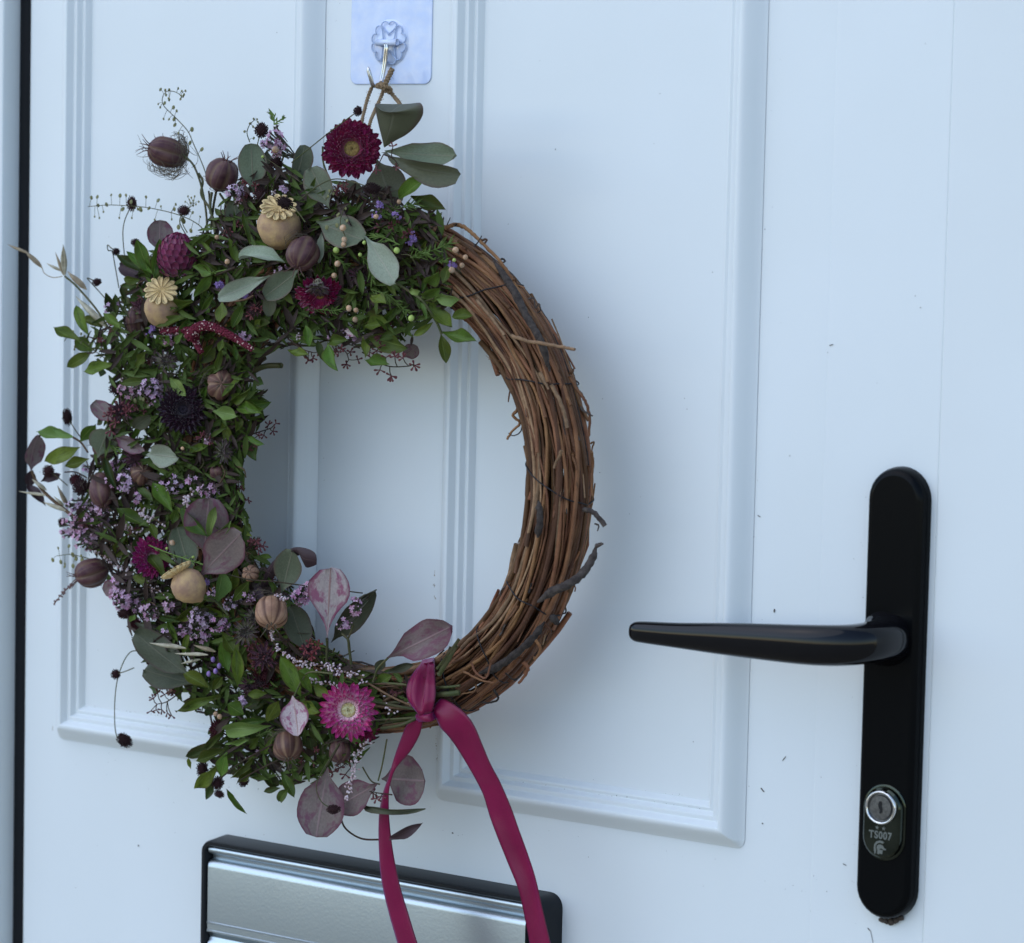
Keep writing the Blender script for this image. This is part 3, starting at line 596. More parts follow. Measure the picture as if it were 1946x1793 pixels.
# name, material, kind, crop, base, tip, width, depth, depth change, roll, bend, fold
for a in [
 (M_eg, 'round', 2, 1290, 535, 1815, 565, 185, .052, .004, -.3, .3, .2, 'broad pale grey green eucalyptus leaf reaching to the right'),
 (M_ed, 'spoon', 2, 1290, 545, 1845, 715, 200, .056, .004, .5, -.9, .4, None),
 (M_ed, 'round', 2, 1230, 600, 1330, 900, 310, .036, .0, .2, .3, .2, None),
 (M_eg, 'round', 2, 320, 850, 300, 478, 215, .056, .0, .1, .2, .3, None),
 (M_eg, 'spoon', 2, 590, 880, 700, 490, 160, .046, .0, .3, -.4, .5, None),
 (M_eg, 'round', 2, 880, 960, 740, 655, 215, .058, .0, -.1, .3, .3, None),
 (M_ed, 'round', 2, 1460, 950, 1560, 1170, 185, .042, .0, .2, .2, .2, None),
 (M_eg, 'round', 2, 780, 1055, 1130, 1190, 250, .066, .0, -.2, .2, .3, 'eucalyptus leaf with small yellow brown spots near the top flowers'),
 (M_el, 'round', 2, 1145, 1165, 1365, 1510, 215, .070, .004, .2, .3, .4, 'pale grey green eucalyptus leaf pointing down to the right'),
 (M_eg, 'round', 2, 260, 1340, 170, 900, 210, .050, .0, .1, .2, .2, None),
 (M_el, 'oval', 2, 550, 1360, 215, 1330, 130, .072, .002, .7, -.9, .8, None),
 (M_el, 'round', 2, 440, 1455, 55, 1625, 140, .078, .006, .2, .3, .5, 'pale spoon shaped eucalyptus leaf hanging to the left'),
 (M_eg, 'round', 2, 660, 1410, 400, 1610, 190, .072, .0, .2, .4, .4, None),
 (M_ed, 'oval', 2, 450, 1580, 430, 1760, 110, .064, .0, .3, .0, .4, None),
 (M_el, 'oval', 2, 822, 1135, 800, 1365, 70, .066, .0, .3, .2, .3, None),
 (M_em, 'round', 1, 1180, 1300, 1185, 1045, 195, .044, .0, .0, .2, .3, None),
 (M_ek, 'round', 1, 1130, 1500, 885, 1375, 140, .046, .0, .2, .2, .5, None),
 (M_eg, 'round', 3, 720, 1440, 800, 1235, 220, .058, .0, .0, .3, .2, None),
 (M_em, 'round', 3, 870, 1180, 685, 1035, 140, .052, .0, .1, .4, .4, None),
 (M_em, 'oval', 3, 850, 1290, 1065, 1395, 120, .062, .0, .3, .4, .6, None),
 (M_el, 'oval', 3, 1085, 1415, 1315, 1440, 175, .072, .004, .2, .3, .7, 'pale eucalyptus leaf with a pink tip'),
 (M_ed, 'oval', 3, 975, 1230, 1110, 1130, 110, .066, .0, .3, .2, .5, None),
 (M_em, 'oval', 5, 228, 370, 285, 108, 175, .040, .0, .6, .9, .8, 'pale mauve leaf curled at the far left'),
 (M_ek, 'oval', 5, 215, 500, 232, 368, 85, .040, .0, .2, .3, .5, None),
 (M_ek, 'oval', 5, 340, 632, 205, 480, 75, .040, .0, .2, -.7, .6, None),
 (M_ek, 'oval', 5, 300, 450, 445, 400, 80, .042, .0, .4, 1.2, .5, None),
 (M_em, 'round', 5, 1510, 1010, 1545, 572, 340, .064, .004, -.1, .2, .1, 'large dusky pink eucalyptus leaf, upper of two'),
 (M_eg, 'round', 5, 1420, 1150, 1310, 785, 215, .066, .0, .1, .2, .3, None),
 (M_em, 'round', 5, 1480, 1150, 1780, 835, 310, .074, .004, .0, .2, .2, 'large dusky pink eucalyptus leaf, lower of two'),
 (M_em, 'oval', 5, 1640, 455, 1800, 640, 110, .040, .0, .2, .5, .4, None),
 (M_em, 'round', 5, 890, 1190, 770, 1270, 130, .050, .0, .1, .2, .3, None),
 (M_ed, 'round', 7, 620, 520, 210, 200, 230, .066, .0, .1, .4, .2, None),
 (M_ed, 'round', 7, 640, 570, 280, 470, 210, .062, .0, .1, .2, .2, None),
 (M_ed, 'oval', 7, 460, 250, 215, 130, 60, .058, .0, .2, .3, .2, None),
 (M_eg, 'round', 6, 655, 630, 725, 340, 195, .060, .006, -.2, .3, .3, None),
 (M_ep, 'spoon', 6, 960, 945, 985, 458, 285, .066, .006, .0, .2, .2, 'large upright pink mottled eucalyptus leaf'),
 (M_ed, 'oval', 6, 990, 960, 1285, 615, 160, .048, .0, .2, .2, .4, None),
 (M_ed, 'round', 6, 830, 1040, 715, 715, 190, .060, .0, .1, .3, .3, None),
 (M_ek, 'oval', 6, 530, 700, 480, 560, 60, .060, .0, .1, .3, .3, None),
 (M_em, 'round', 6, 1365, 1065, 1795, 850, 245, .068, .010, -.1, .3, .2, 'mauve eucalyptus leaf lying just above the ribbon knot'),
 (M_ed, 'oval', 6, 1280, 1150, 1350, 1080, 70, .060, .0, .2, .3, .4, None),
 (M_ed, 'lance', 6, 1360, 1165, 1545, 1105, 60, .052, .0, .2, .3, .4, None),
 (M_ep, 'oval', 6, 728, 1318, 765, 1590, 200, .080, .006, .3, .4, .7, 'small folded pale pink leaf left of the bright pink flower'),
 (M_em, 'round', 7, 1612, 1175, 1530, 1685, 345, .066, .006, .0, .3, .2, 'large dusky mauve leaf at the very bottom of the wreath'),
 (M_em, 'round', 8, 470, 875, 240, 1010, 200, .056, .0, .2, .3, .3, None),
 (M_em, 'round', 8, 500, 850, 748, 860, 290, .046, .0, .1, .2, .2, 'rounded mauve leaf behind the left ribbon tail'),
 (M_ed, 'lance', 8, 395, 1000, 752, 1022, 42, .050, .0, .3, -1.2, .4, None),
 (M_ek, 'lance', 8, 530, 1195, 737, 1100, 60, .050, .0, .3, -.7, .4, None),
 (M_em, 'round', 4, 1290, 640, 1390, 560, 110, .040, .0, .1, .2, .3, None),
 (M_ed, 'round', 2, 420, 520, 400, 700, 120, .040, .0, .1, .2, .3, None),
 (M_ed, 'round', 2, 700, 1080, 640, 880, 180, .046, .0, .1, .2, .3, None),
 (M_eg, 'round', 2, 1300, 960, 1410, 830, 110, .048, .0, .1, .2, .3, None),
 (M_ed, 'round', 2, 960, 760, 1120, 860, 130, .040, .0, .1, .2, .3, None),
 (M_ep, 'oval', 4, 900, 455, 990, 480, 60, .056, .0, .2, .3, .6, None),
]:
    m_, kd, c_, bx, by, tx_, ty, w_, d_, dd_, ro, be, fo, lb = a
    HL(EU, m_, kd, c_, bx, by, tx_, ty, w_, d_, dd_, ro, be, fo, .6, lb)
def sheet_leaf(c, rows, m, label, n=9):
    A = catmull([C(c, r[0], r[1], r[4]) for r in rows], 4); B = catmull([C(c, r[2], r[3], r[5]) for r in rows], 4); D = catmull([(r[6], r[7], 0) for r in rows], 4); mb = MB(); V = []; U = []
    s = mpp(A[0]) / CROP[c][2]
    for j in range(len(A)):
        for i in range(n):
            x = i / (n - 1); V.append(A[j].lerp(B[j], x) + AD * (D[j].x * s * sin(pi * x)) + Vector((0, -D[j].y * sin(pi * x), 0))); U.append((x, j / (len(A) - 1)))
    mb.add(V, grid_faces(len(A), n), 0, U); o = mb.obj(EU, m, wreath); tag(o, label); return o
# x, y of the left edge, x, y of the right edge, depths, sag of the middle (px), bulge of the middle (m)
sheet_leaf(2, [(1283, 508, 1289, 508, .060, .060, 0, 0), (1268, 440, 1362, 462, .062, .062, 0, .002), (1250, 370, 1452, 412, .064, .064, 0, .004), (1235, 305, 1522, 348, .066, .066, 0, .005), (1222, 240, 1568, 275, .068, .068, 14, .006),
    (1216, 196, 1573, 215, .069, .069, 46, .008), (1222, 186, 1560, 186, .068, .067, 66, .008), (1236, 184, 1548, 178, .062, .060, 34, .002), (1250, 185, 1530, 178, .054, .052, 4, -.004)], M_ed, 'folded grey green eucalyptus leaf standing beside the twine')
sheet_leaf(6, [(505, 640, 530, 640, .050, .050, 0, 0), (520, 560, 570, 560, .054, .054, 0, .001), (560, 460, 640, 470, .058, .058, 0, .002), (640, 375, 720, 400, .062, .062, -6, .002), (735, 322, 790, 375, .066, .062, -6, .002), (820, 326, 815, 452, .068, .062, 0, .003), (880, 358, 860, 450, .068, .064, 0, .002), (892, 400, 890, 436, .068, .066, 0, .0)], M_ek, 'dark mauve leaf arching over to the right')
# green leaves: crop, base, tip, width, material letter
GM = {'g': M_g, 'd': M_gd, 'l': M_gl}
GL = """2 1395 885 1590 735 115 g|2 1480 870 1735 968 115 d|2 1000 1000 1100 960 60 g
1 1110 1480 1010 1188 105 g|1 1140 1480 1185 1188 115 g|1 1100 1440 855 1298 75 d|1 1120 1440 935 1275 70 g|1 1480 1350 1600 1148 75 g|1 1430 1385 1575 1440 90 g|1 1035 1490 915 1478 75 g|1 1040 1520 885 1535 50 d
1 925 1640 895 1530 60 d|1 1075 1580 955 1645 65 d|1 830 1730 780 1585 55 d|1 870 1750 850 1590 55 d|1 1210 1700 1425 1640 80 g|1 1590 960 1655 1010 60 d|1 1370 1310 1480 1290 70 d|1 1700 1180 1760 1360 70 g|1 1480 1340 1660 1480 60 g
3 590 560 395 475 95 g|3 690 650 555 560 105 g|3 680 655 498 772 90 g|3 835 745 620 802 95 g|3 650 530 565 315 85 g|3 760 480 620 420 75 g|3 900 490 765 370 65 g|3 820 390 785 220 60 d|3 860 380 850 235 55 d
3 1430 380 1150 470 65 g|3 1425 290 1205 350 90 g|3 1400 400 1355 580 95 g|3 1595 590 1480 745 110 g|3 1640 640 1600 795 55 g|3 1255 850 1370 985 90 l|3 970 830 1130 830 125 g|3 1730 600 1750 720 45 g|3 1490 270 1545 400 50 g|3 1580 80 1435 250 85 g
3 1640 280 1625 440 90 g|3 1800 300 1715 480 80 g|3 1575 1095 1752 1130 100 l|3 1780 1040 1950 1080 85 g|3 1640 1180 1710 1325 70 g|3 1760 1120 1750 1245 70 g|3 1850 1290 1895 1465 100 d|3 1820 1280 1950 1345 55 g
3 530 1285 270 1248 95 l|3 540 1290 390 1230 50 l|3 590 1365 335 1470 115 g|3 595 1320 705 1195 110 g|3 660 1450 478 1505 85 g|3 720 1200 765 1160 45 d|3 1040 640 1110 480 90 d|3 1150 600 1250 540 100 g|3 990 780 1080 660 70 g
3 1350 720 1480 790 100 d|3 1100 700 1180 640 60 d|3 1560 1190 1600 1300 60 d|3 1350 520 1300 600 50 g|3 1650 560 1620 660 50 g|3 1890 850 1946 900 70 d|3 1700 700 1780 760 70 d|3 1400 640 1420 720 60 g|3 1480 815 1570 800 40 g
3 960 350 900 250 60 d|3 740 840 770 790 60 d|3 1870 500 1930 420 60 g|3 1600 930 1500 1010 40 d|3 1400 1400 1540 1350 60 g|3 1380 1440 1500 1420 60 d|3 1480 1580 1560 1460 80 d|3 1690 1030 1850 930 60 g|3 1640 1050 1780 960 50 g
5 1548 862 1335 648 105 g|5 1545 862 1595 635 75 l|5 1560 850 1708 745 65 l|5 1275 665 1125 455 110 g|5 1250 690 1290 500 60 g|5 1275 765 1305 655 70 g|5 1105 775 855 645 100 g|5 1370 600 1345 395 90 d|5 835 1025 945 845 105 g|5 1225 1160 1088 975 95 g
5 1500 1310 1265 1268 105 g|5 1530 1320 1290 1480 65 g|5 1590 1345 1645 1105 120 l|5 1695 1300 1745 1065 70 g|5 1718 1335 1845 1190 85 g|5 1690 1445 1465 1410 75 g|5 1000 1430 960 1490 50 g|5 1650 990 1790 1045 50 g|5 1580 1120 1600 1060 60 g
5 1440 740 1300 640 50 g|5 1160 880 1110 760 60 g|5 1790 840 1850 760 70 g|5 760 1170 640 1090 50 d|5 1640 1560 1760 1740 110 g|5 1100 1200 980 1150 60 g|5 1230 1420 1120 1340 70 d|5 1840 1300 1780 1380 80 d|5 1010 490 1130 590 60 d|5 1560 1600 1480 1700 80 d
6 785 1325 648 1055 115 g|6 965 1315 755 1148 95 g|6 360 1258 342 990 80 g|6 300 1160 250 955 100 g|6 160 1262 -5 1168 90 g|6 165 1250 128 1085 45 g|6 585 1520 265 1545 95 l|6 400 1445 290 1375 110 g|6 600 1350 385 1375 95 d|6 555 1300 425 1310 60 g
6 640 1350 555 1490 105 g|6 780 1365 915 1430 85 g|6 235 1310 -5 1405 65 g|6 1290 1255 1395 1180 85 g|6 690 1130 650 1035 70 g|6 190 1280 260 1190 60 g|6 990 1320 870 1250 80 g|6 505 385 590 390 40 g|6 430 340 480 400 60 d|6 840 1500 920 1560 100 d|6 1130 1170 1260 1160 60 d
7 875 1010 588 1102 105 d|7 865 1040 655 1132 85 g|7 885 1060 840 1245 95 g|7 825 1150 645 1335 95 g|7 870 1010 1040 978 40 l|7 785 1260 730 1412 65 d|7 880 1335 1018 1512 45 g|7 1275 1205 1372 1395 75 g|7 1355 1150 1425 1280 80 g
7 1330 1330 1262 1425 75 g|7 1270 1325 1148 1352 45 d|7 1150 1260 1260 1310 95 d|7 1045 1040 1112 965 70 g|7 830 655 508 772 75 g|7 785 790 720 765 70 d|7 1240 1190 1100 1140 70 d|7 1500 1060 1480 960 80 d|7 1560 780 1460 700 80 g|7 1000 1180 1100 1240 60 d
7 620 1190 600 1110 30 g|7 1120 1000 1190 1080 80 g|7 900 1180 1000 1240 70 d|7 1180 900 1240 1000 70 d|7 950 1300 1060 1180 60 g|7 1480 900 1560 1000 70 d|7 320 590 400 630 50 d|7 770 210 880 240 90 d|7 1500 640 1400 480 70 g|7 1440 720 1300 800 60 d
4 1440 255 1625 430 115 g|4 1510 235 1672 250 95 l|4 1420 225 1545 165 95 g|4 1625 365 1765 355 85 g|4 1560 470 1785 525 95 g|4 1548 475 1585 675 80 g|4 1495 400 1365 488 50 g|4 1335 190 1405 195 60 l|4 1405 250 1455 375 35 g|4 1440 140 1535 60 95 g
4 1280 100 1300 255 60 d|4 1560 140 1595 15 70 g|4 1035 500 1325 575 125 g|4 1020 500 1040 640 55 g|4 1030 425 1192 390 100 g|4 785 530 855 728 90 g|4 800 530 925 520 75 g|4 1035 650 1195 675 90 g|4 640 420 665 565 65 g|4 1080 225 1178 275 80 g
4 1010 295 955 175 90 d|4 195 965 410 935 95 g|4 190 975 345 1015 80 g|4 1000 490 1050 380 60 d|4 500 180 560 280 50 g|4 520 590 660 620 60 g|4 300 420 400 400 60 d|4 1180 110 1250 220 40 g|4 880 380 800 440 80 d|4 100 890 260 850 60 d|4 760 660 720 520 50 d"""
ng = 0
for row in GL.replace('\n', '|').split('|'):
    c_, bx, by, tx_, ty, w_, k_ = row.split(); c_ = int(c_); d_ = {'g': .060, 'd': .050, 'l': .070}[k_] + random.uniform(-.006, .008); ng += 1
    uu, vv = uv(c_, float(bx), float(by))
    if uu < 230: d_ -= .012
    HL('green_leaf', GM[k_], 'lance', c_, float(bx), float(by), float(tx_), float(ty), float(w_) * 1.06, d_, random.uniform(-.004, .008), random.uniform(-.6, .6), random.uniform(-.6, 1.1), random.uniform(.3, 1.3), .8)

# silhouette of the dense flower mass in the photograph's frame, keeps the filler where foliage grows
POLY = [(850, 440), (845, 400), (790, 385), (735, 345), (640, 350), (600, 335), (560, 320), (520, 300), (470, 310), (440, 350), (420, 390), (390, 410), (370, 450), (310, 460), (260, 490), (240, 545), (205, 590), (175, 610), (160, 650), (180, 690), (205, 720), (215, 760), (200, 800),
        (175, 850), (165, 900), (140, 940), (140, 990), (165, 1040), (190, 1070), (215, 1130), (240, 1180), (255, 1230), (280, 1290), (330, 1335), (400, 1370), (385, 1420), (395, 1465), (440, 1480), (500, 1490), (560, 1500), (620, 1485), (680, 1450), (730, 1395), (770, 1375), (820, 1350), (835, 1300),
        (780, 1275), (700, 1265), (660, 1240), (605, 1225), (585, 1170), (550, 1100), (500, 1060), (474, 990), (466, 920), (466, 860), (480, 830), (520, 780), (510, 740), (485, 710), (500, 670), (600, 655), (700, 670), (780, 670), (800, 620), (850, 590), (865, 550), (850, 500)]
def inside(u, v):
    r = False; j = len(POLY) - 1
    for i in range(len(POLY)):
        (a, b), (c, d) = POLY[i], POLY[j]
        if (b > v) != (d > v) and u < (c - a) * (v - b) / (d - b) + a: r = not r
        j = i
    return r
def rnd_in():
    while True:
        u, v = random.uniform(130, 860), random.uniform(300, 1500)
        if inside(u, v): return u, v
# green leaves tucked between, as single leaves
cnt = 0
while cnt < 105:
    u, v = rnd_in()
    if u < 330 and v > 860 and random.random() < .6: continue
    a = random.uniform(0, 2 * pi); L = random.uniform(36, 68); u2, v2 = u + L * cos(a), v + L * sin(a)
    if not inside(u2, v2): continue
    d0 = random.uniform(.050, .060); b = W(u, v, d0); t = W(u2, v2, d0 + random.uniform(-.004, .008)); cnt += 1
    leaf('green_leaf', random.choice([M_g, M_g, M_gd, M_gd]), 'lance', b, t, L * random.uniform(.20, .29) * mpp(b), random.uniform(-.9, .9), random.uniform(-.6, .9), random.uniform(.2, .9))
# the crowded leaves deeper inside, one mass
def leaf_into(mb, b, t, w, roll, kind='lance', bend=.4):
    M = leafM(b, t, w, roll); V = []; U = []
    for j in range(5):
        s = j / 4; ww = .5 * sin(pi * min(max(s, .02), .98)) ** .8; z = bend * .3 * (.25 - (s - .5) ** 2)
        for x in (-1, 0, 1): V.append(M @ Vector((x * ww, s, z + abs(x) * .05))); U.append(((x + 1) / 2, s))
    mb.add(V, grid_faces(5, 3), 0, U)
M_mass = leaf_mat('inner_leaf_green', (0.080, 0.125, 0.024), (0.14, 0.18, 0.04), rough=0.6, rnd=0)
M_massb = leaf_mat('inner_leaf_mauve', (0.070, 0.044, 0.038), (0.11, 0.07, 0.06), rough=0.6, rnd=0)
mbs = [MB(), MB()]; cnt = 0
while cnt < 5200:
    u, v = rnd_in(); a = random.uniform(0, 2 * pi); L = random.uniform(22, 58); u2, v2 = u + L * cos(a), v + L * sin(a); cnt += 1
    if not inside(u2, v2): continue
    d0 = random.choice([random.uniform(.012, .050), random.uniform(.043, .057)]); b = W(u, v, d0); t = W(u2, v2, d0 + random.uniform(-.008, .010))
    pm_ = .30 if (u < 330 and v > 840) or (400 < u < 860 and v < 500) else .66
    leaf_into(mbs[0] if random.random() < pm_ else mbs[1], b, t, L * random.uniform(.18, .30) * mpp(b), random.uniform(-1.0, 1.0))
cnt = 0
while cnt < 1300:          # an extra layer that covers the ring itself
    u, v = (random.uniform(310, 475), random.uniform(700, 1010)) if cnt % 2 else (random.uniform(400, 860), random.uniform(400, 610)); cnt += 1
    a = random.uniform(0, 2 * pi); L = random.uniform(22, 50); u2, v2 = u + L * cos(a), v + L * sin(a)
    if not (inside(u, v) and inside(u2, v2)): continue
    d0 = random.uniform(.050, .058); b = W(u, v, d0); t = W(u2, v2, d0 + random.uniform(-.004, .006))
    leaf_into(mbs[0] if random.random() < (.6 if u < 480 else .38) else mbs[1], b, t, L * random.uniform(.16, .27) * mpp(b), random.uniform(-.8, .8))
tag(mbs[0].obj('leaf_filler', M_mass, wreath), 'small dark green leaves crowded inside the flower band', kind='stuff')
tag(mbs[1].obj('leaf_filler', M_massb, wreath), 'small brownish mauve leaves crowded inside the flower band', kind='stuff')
M_stemd = mat('dark_stem', (0.035, 0.032, 0.014), rough=0.7, col2=(0.055, 0.022, 0.020), nscale=40)
M_stem = mat('green_stem', (0.060, 0.075, 0.025), rough=0.6, rnd=.3, col2=(0.10, 0.085, 0.04), nscale=120)
M_stemb = mat('brown_stem', (0.13, 0.075, 0.040), rough=0.7, rnd=.3, var=.4, nscale=200)
mb = MB()
for k in range(420):
    u, v = rnd_in(); p = W(u, v, random.uniform(.02, .055)); e = (p - RC); ph = atan2(e.z, e.x); tg = Vector((-sin(ph), 0, cos(ph))) * random.choice([1, -1]); o = Vector((cos(ph), 0, sin(ph))) * random.uniform(-1, 1)
    L = random.uniform(.012, .030); q = p + (tg + o * .8).normalized() * L + Vector((0, random.uniform(-.008, .006), 0)); q2 = proj(q)
    if inside(*q2): tube(mb, [p, p.lerp(q, .5) + Vector((random.uniform(-1, 1), random.uniform(-1, 1), random.uniform(-1, 1))) * .0015, q], random.uniform(.0003, .0007), 4)
tag(mb.obj('stem_filler', M_stemd, wreath), 'thin dark stems crossing inside the flower band', kind='stuff')
# stalk ends bundled beside the ribbon
for k in range(26):
    y0 = random.uniform(1290, 1395); y1 = random.uniform(1292, 1362); x1 = random.uniform(800, 868); x0 = random.uniform(640, 730)
    d_ = random.uniform(.040, .062); mb = MB(); tube(mb, catmull([W(x0, y0, d_), W((x0 + x1) / 2, (y0 + y1) / 2 + random.uniform(-8, 8), d_ + .004), W(x1, y1, d_)], 6), random.uniform(.0005, .0012), 6)
    mb.obj('stalk', random.choice([M_stem, M_stem, M_stemb]), wreath)
for a, b, r in (((6, 1690, 1310), (6, 1852, 1296), .0016), ((6, 1700, 1262), (6, 1855, 1250), .0008), ((8, 820, 215), (8, 945, 45), .0009), ((8, 830, 250), (8, 930, 80), .0014), ((8, 840, 230), (8, 900, 90), .0012)):
    mb = MB(); tube(mb, catmull([C(*a, .058), C(a[0], (a[1] + b[1]) / 2, (a[2] + b[2]) / 2 + 4, .060), C(*b, .058)], 5), r, 6, bump=.05); mb.obj('stalk', M_stem, wreath)
def stem(pts, r=.0005, m=None, parent=None, r2=None, name='stem'):
    mb = MB(); tube(mb, catmull([C(*p) for p in pts], 7), r, 5, r2=r2); return mb.obj(name, m or M_stem, parent or wreath)

# ------------------------------------------------------------------ strawflowers
PETC = {}
def petal_mesh(m, v):
    if (m.name, v) in PETC: return PETC[(m.name, v)]
    V = []; U = []; rs = random.Random(v * 5 + 1)
    for j in range(6):
        t = (0, .25, .5, .74, .90, 1)[j]; w = .5 * (0.60 + .50 * t) * (1 - t ** 4.5) ** .8 if t < 1 else 0; z = .10 * sin(pi * t) + (.05 + .03 * v) * t * t
        for i in range(5):
            x = -1 + i / 2; V.append((x * w, t, z + x * x * .16 * (1 - .3 * t) + rs.uniform(-.01, .01))); U.append((i / 4, t))
    mb = MB(); mb.add(V, grid_faces(6, 5), 0, U); PETC[(m.name, v)] = mb.mesh('petal', m); return PETC[(m.name, v)]
def petal_mat(name, tip, inner, pos=.45, rough=.3, rnd=.2):
    m = mat(name, tip, rough=rough, rnd=rnd, hue=.012, var=.25, nscale=4); uvmix(m, 'Y', [(0.0, 1), (pos, .75), (min(.95, pos + .3), .0), (1.0, 0)], inner); m.node_tree.nodes['Principled BSDF'].inputs['Sheen Weight'].default_value = .15; return m
def strawflower(c, n, R, m, disk, mdisk, rings, label, start=.25, lean=(8, 62), wf=.30, petals=(24, 9), arc=None):
    F = frame_to(c, n); mb = MB(); dr = R * disk
    pts = [(dr * 1.0, -.10 * R), (dr * 1.05, 0), (dr * .98, dr * .22), (dr * .75, dr * .42), (dr * .40, dr * .50), (dr * .12, dr * .42)]
    V = []; U = []
    for r_, z_ in pts:
        for k in range(18): V.append((r_ * cos(2 * pi * k / 18) * random.uniform(.97, 1.03), r_ * sin(2 * pi * k / 18), z_ + random.uniform(-1, 1) * dr * .05)); U.append((k / 18, r_ / dr))
    V.append((0, 0, dr * .36)); U.append((0, 0)); nn = len(pts)
    mb.add(V, grid_faces(nn, 18, False, True) + [((nn - 1) * 18 + k, (nn - 1) * 18 + (k + 1) % 18, nn * 18) for k in range(18)], 0, U)
    rb = R * .30; mb.add([(rb * cos(2 * pi * k / 12), rb * sin(2 * pi * k / 12), -.12 * R) for k in range(12)] + [(0, 0, -.45 * R)], [(k, (k + 1) % 12, 12) for k in range(12)])
    o = mb.obj('strawflower', mdisk, wreath, F); tag(o, label)
    for g in range(rings):
        f = g / max(1, rings - 1); npt = int(petals[0] + (petals[1] - petals[0]) * f); el = radians(lean[0] + (lean[1] - lean[0]) * f ** 1.1)
        for k in range(npt):
            th = 2 * pi * (k + .5 * (g % 2)) / npt + random.uniform(-.07, .07); e2 = el + random.uniform(-.10, .10)
            r0 = max(dr * .9, R * .12) * (1.0 - .0 * f); L = (R - r0) * (1 - .58 * f) * random.uniform(.92, 1.08)
            rad = Vector((cos(th), sin(th), 0)); y = rad * cos(e2) + Vector((0, 0, 1)) * sin(e2); x = Vector((-sin(th), cos(th), 0)).cross(Vector((0, 0, 1))); x = y.cross(Vector((0, 0, 1))).normalized(); z = x.cross(y)
            w = R * .8 * wf * random.uniform(.9, 1.1) * (1 - .30 * f); b = rad * r0 + Vector((0, 0, (-.10 + .12 * f) * R))
            Mx = Matrix(((x.x * w, y.x * L, z.x * L, b.x), (x.y * w, y.y * L, z.y * L, b.y), (x.z * w, y.z * L, z.z * L, b.z), (0, 0, 0, 1)))
            link(bpy.data.objects.new('petal', petal_mesh(m, (k + g) % 3)), o, F @ Mx)
    return o
M_pc = petal_mat('crimson_petal', (0.250, 0.007, 0.068), (0.30, 0.03, 0.14), .3)
M_pp = petal_mat('pink_petal', (0.52, 0.030, 0.21), (0.88, 0.64, 0.68), .48)
M_pm = petal_mat('magenta_petal', (0.32, 0.012, 0.13), (0.80, 0.50, 0.64), .30)
M_pb = petal_mat('mauve_bud_petal', (0.22, 0.022, 0.085), (0.34, 0.09, 0.18), .3)
M_pk = petal_mat('black_purple_petal', (0.026, 0.004, 0.015), (0.03, 0.01, 0.02), .3)
M_pr = petal_mat('dark_red_petal', (0.075, 0.006, 0.012), (0.10, 0.02, 0.02), .3)
M_dy = mat('yellow_disk', (0.42, 0.30, 0.09), rough=.8, col2=(0.25, 0.15, 0.06), nscale=900, bump=1.0, bscale=1800)
M_dc = mat('cream_disk', (0.62, 0.60, 0.34), rough=.75, col2=(0.42, 0.32, 0.12), nscale=500, bump=.8, bscale=1600); uvmix(M_dc, 'Y', [(0, 0), (.80, 0), (.95, 1), (1, 1)], (0.26, 0.17, 0.07))
M_dk = mat('dark_disk', (0.03, 0.02, 0.03), rough=.8, var=.4, nscale=500)
def PX_(c, x, d): return x / CROP[c][2] * mpp(C(c, 900, 900, d))
strawflower(C(2, 1045, 520, .062), dirv(.10, .02, 1), PX_(2, 222, .06), M_pc, .30, M_dy, 7, 'deep crimson strawflower with yellow centre at the top', lean=(2, 64), wf=.40, petals=(34, 24))
strawflower(C(6, 1105, 1415, .074), dirv(-.06, .06, 1), PX_(6, 205, .07), M_pp, .27, M_dc, 5, 'bright pink strawflower with cream centre beside the ribbon', lean=(4, 46), wf=.30, petals=(26, 22))
strawflower(C(5, 1120, 1010, .060), dirv(.35, .10, 1), PX_(5, 165, .06), M_pm, .16, M_dc, 5, 'magenta strawflower with white petal bases on the left side', lean=(5, 50), wf=.40, petals=(24, 16))
strawflower(C(3, 1355, 1085, .066), dirv(.1, .1, 1), PX_(3, 185, .06), M_pk, .22, M_dk, 6, 'almost black purple strawflower on the left side', lean=(5, 62), wf=.42, petals=(24, 18))
strawflower(C(2, 810, 1600, .062), dirv(.05, -.75, .75), PX_(2, 185, .06), M_pc, .2, M_dy, 5, 'crimson strawflower facing downwards at the inner edge', lean=(-5, 60), wf=.44, petals=(26, 16))
def closed_bud(c, n, R, H, m, label):
    F = frame_to(c, n); mb = MB(); blob(mb, (0, 0, 0), (R * .86, R * .86, H * .86), 16, 10); o = mb.obj('strawflower', m, wreath, F); tag(o, label)
    for g in range(9):
        la = radians(-50 + 15 * g); npt = max(6, int(17 * cos(la * .85)))
        for k in range(npt):
            th = 2 * pi * (k + .5 * (g % 2)) / npt + random.uniform(-.06, .06); r_ = R * cos(la); z_ = H * sin(la); rad = Vector((cos(th), sin(th), 0))
            y = (rad * (-R * sin(la)) + Vector((0, 0, H * cos(la)))).normalized(); nn = (rad * (cos(la) / R) + Vector((0, 0, sin(la) / H))).normalized(); y = (y + nn * random.uniform(.10, .26)).normalized(); x = y.cross(nn).normalized(); z = x.cross(y); L = H * .50; w = R * .52
            b = rad * r_ * .93 + Vector((0, 0, z_ * .93)); Mx = Matrix(((x.x * w, y.x * L, z.x * L, b.x), (x.y * w, y.y * L, z.y * L, b.y), (x.z * w, y.z * L, z.z * L, b.z), (0, 0, 0, 1)))
            link(bpy.data.objects.new('petal', petal_mesh(m, (k + g) % 3)), o, F @ Mx)
closed_bud(C(1, 1312, 1330, .054), dirv(.02, .90, .30), PX_(1, 122, .05), PX_(1, 158, .05), M_pb, 'closed magenta strawflower bud at the upper left')
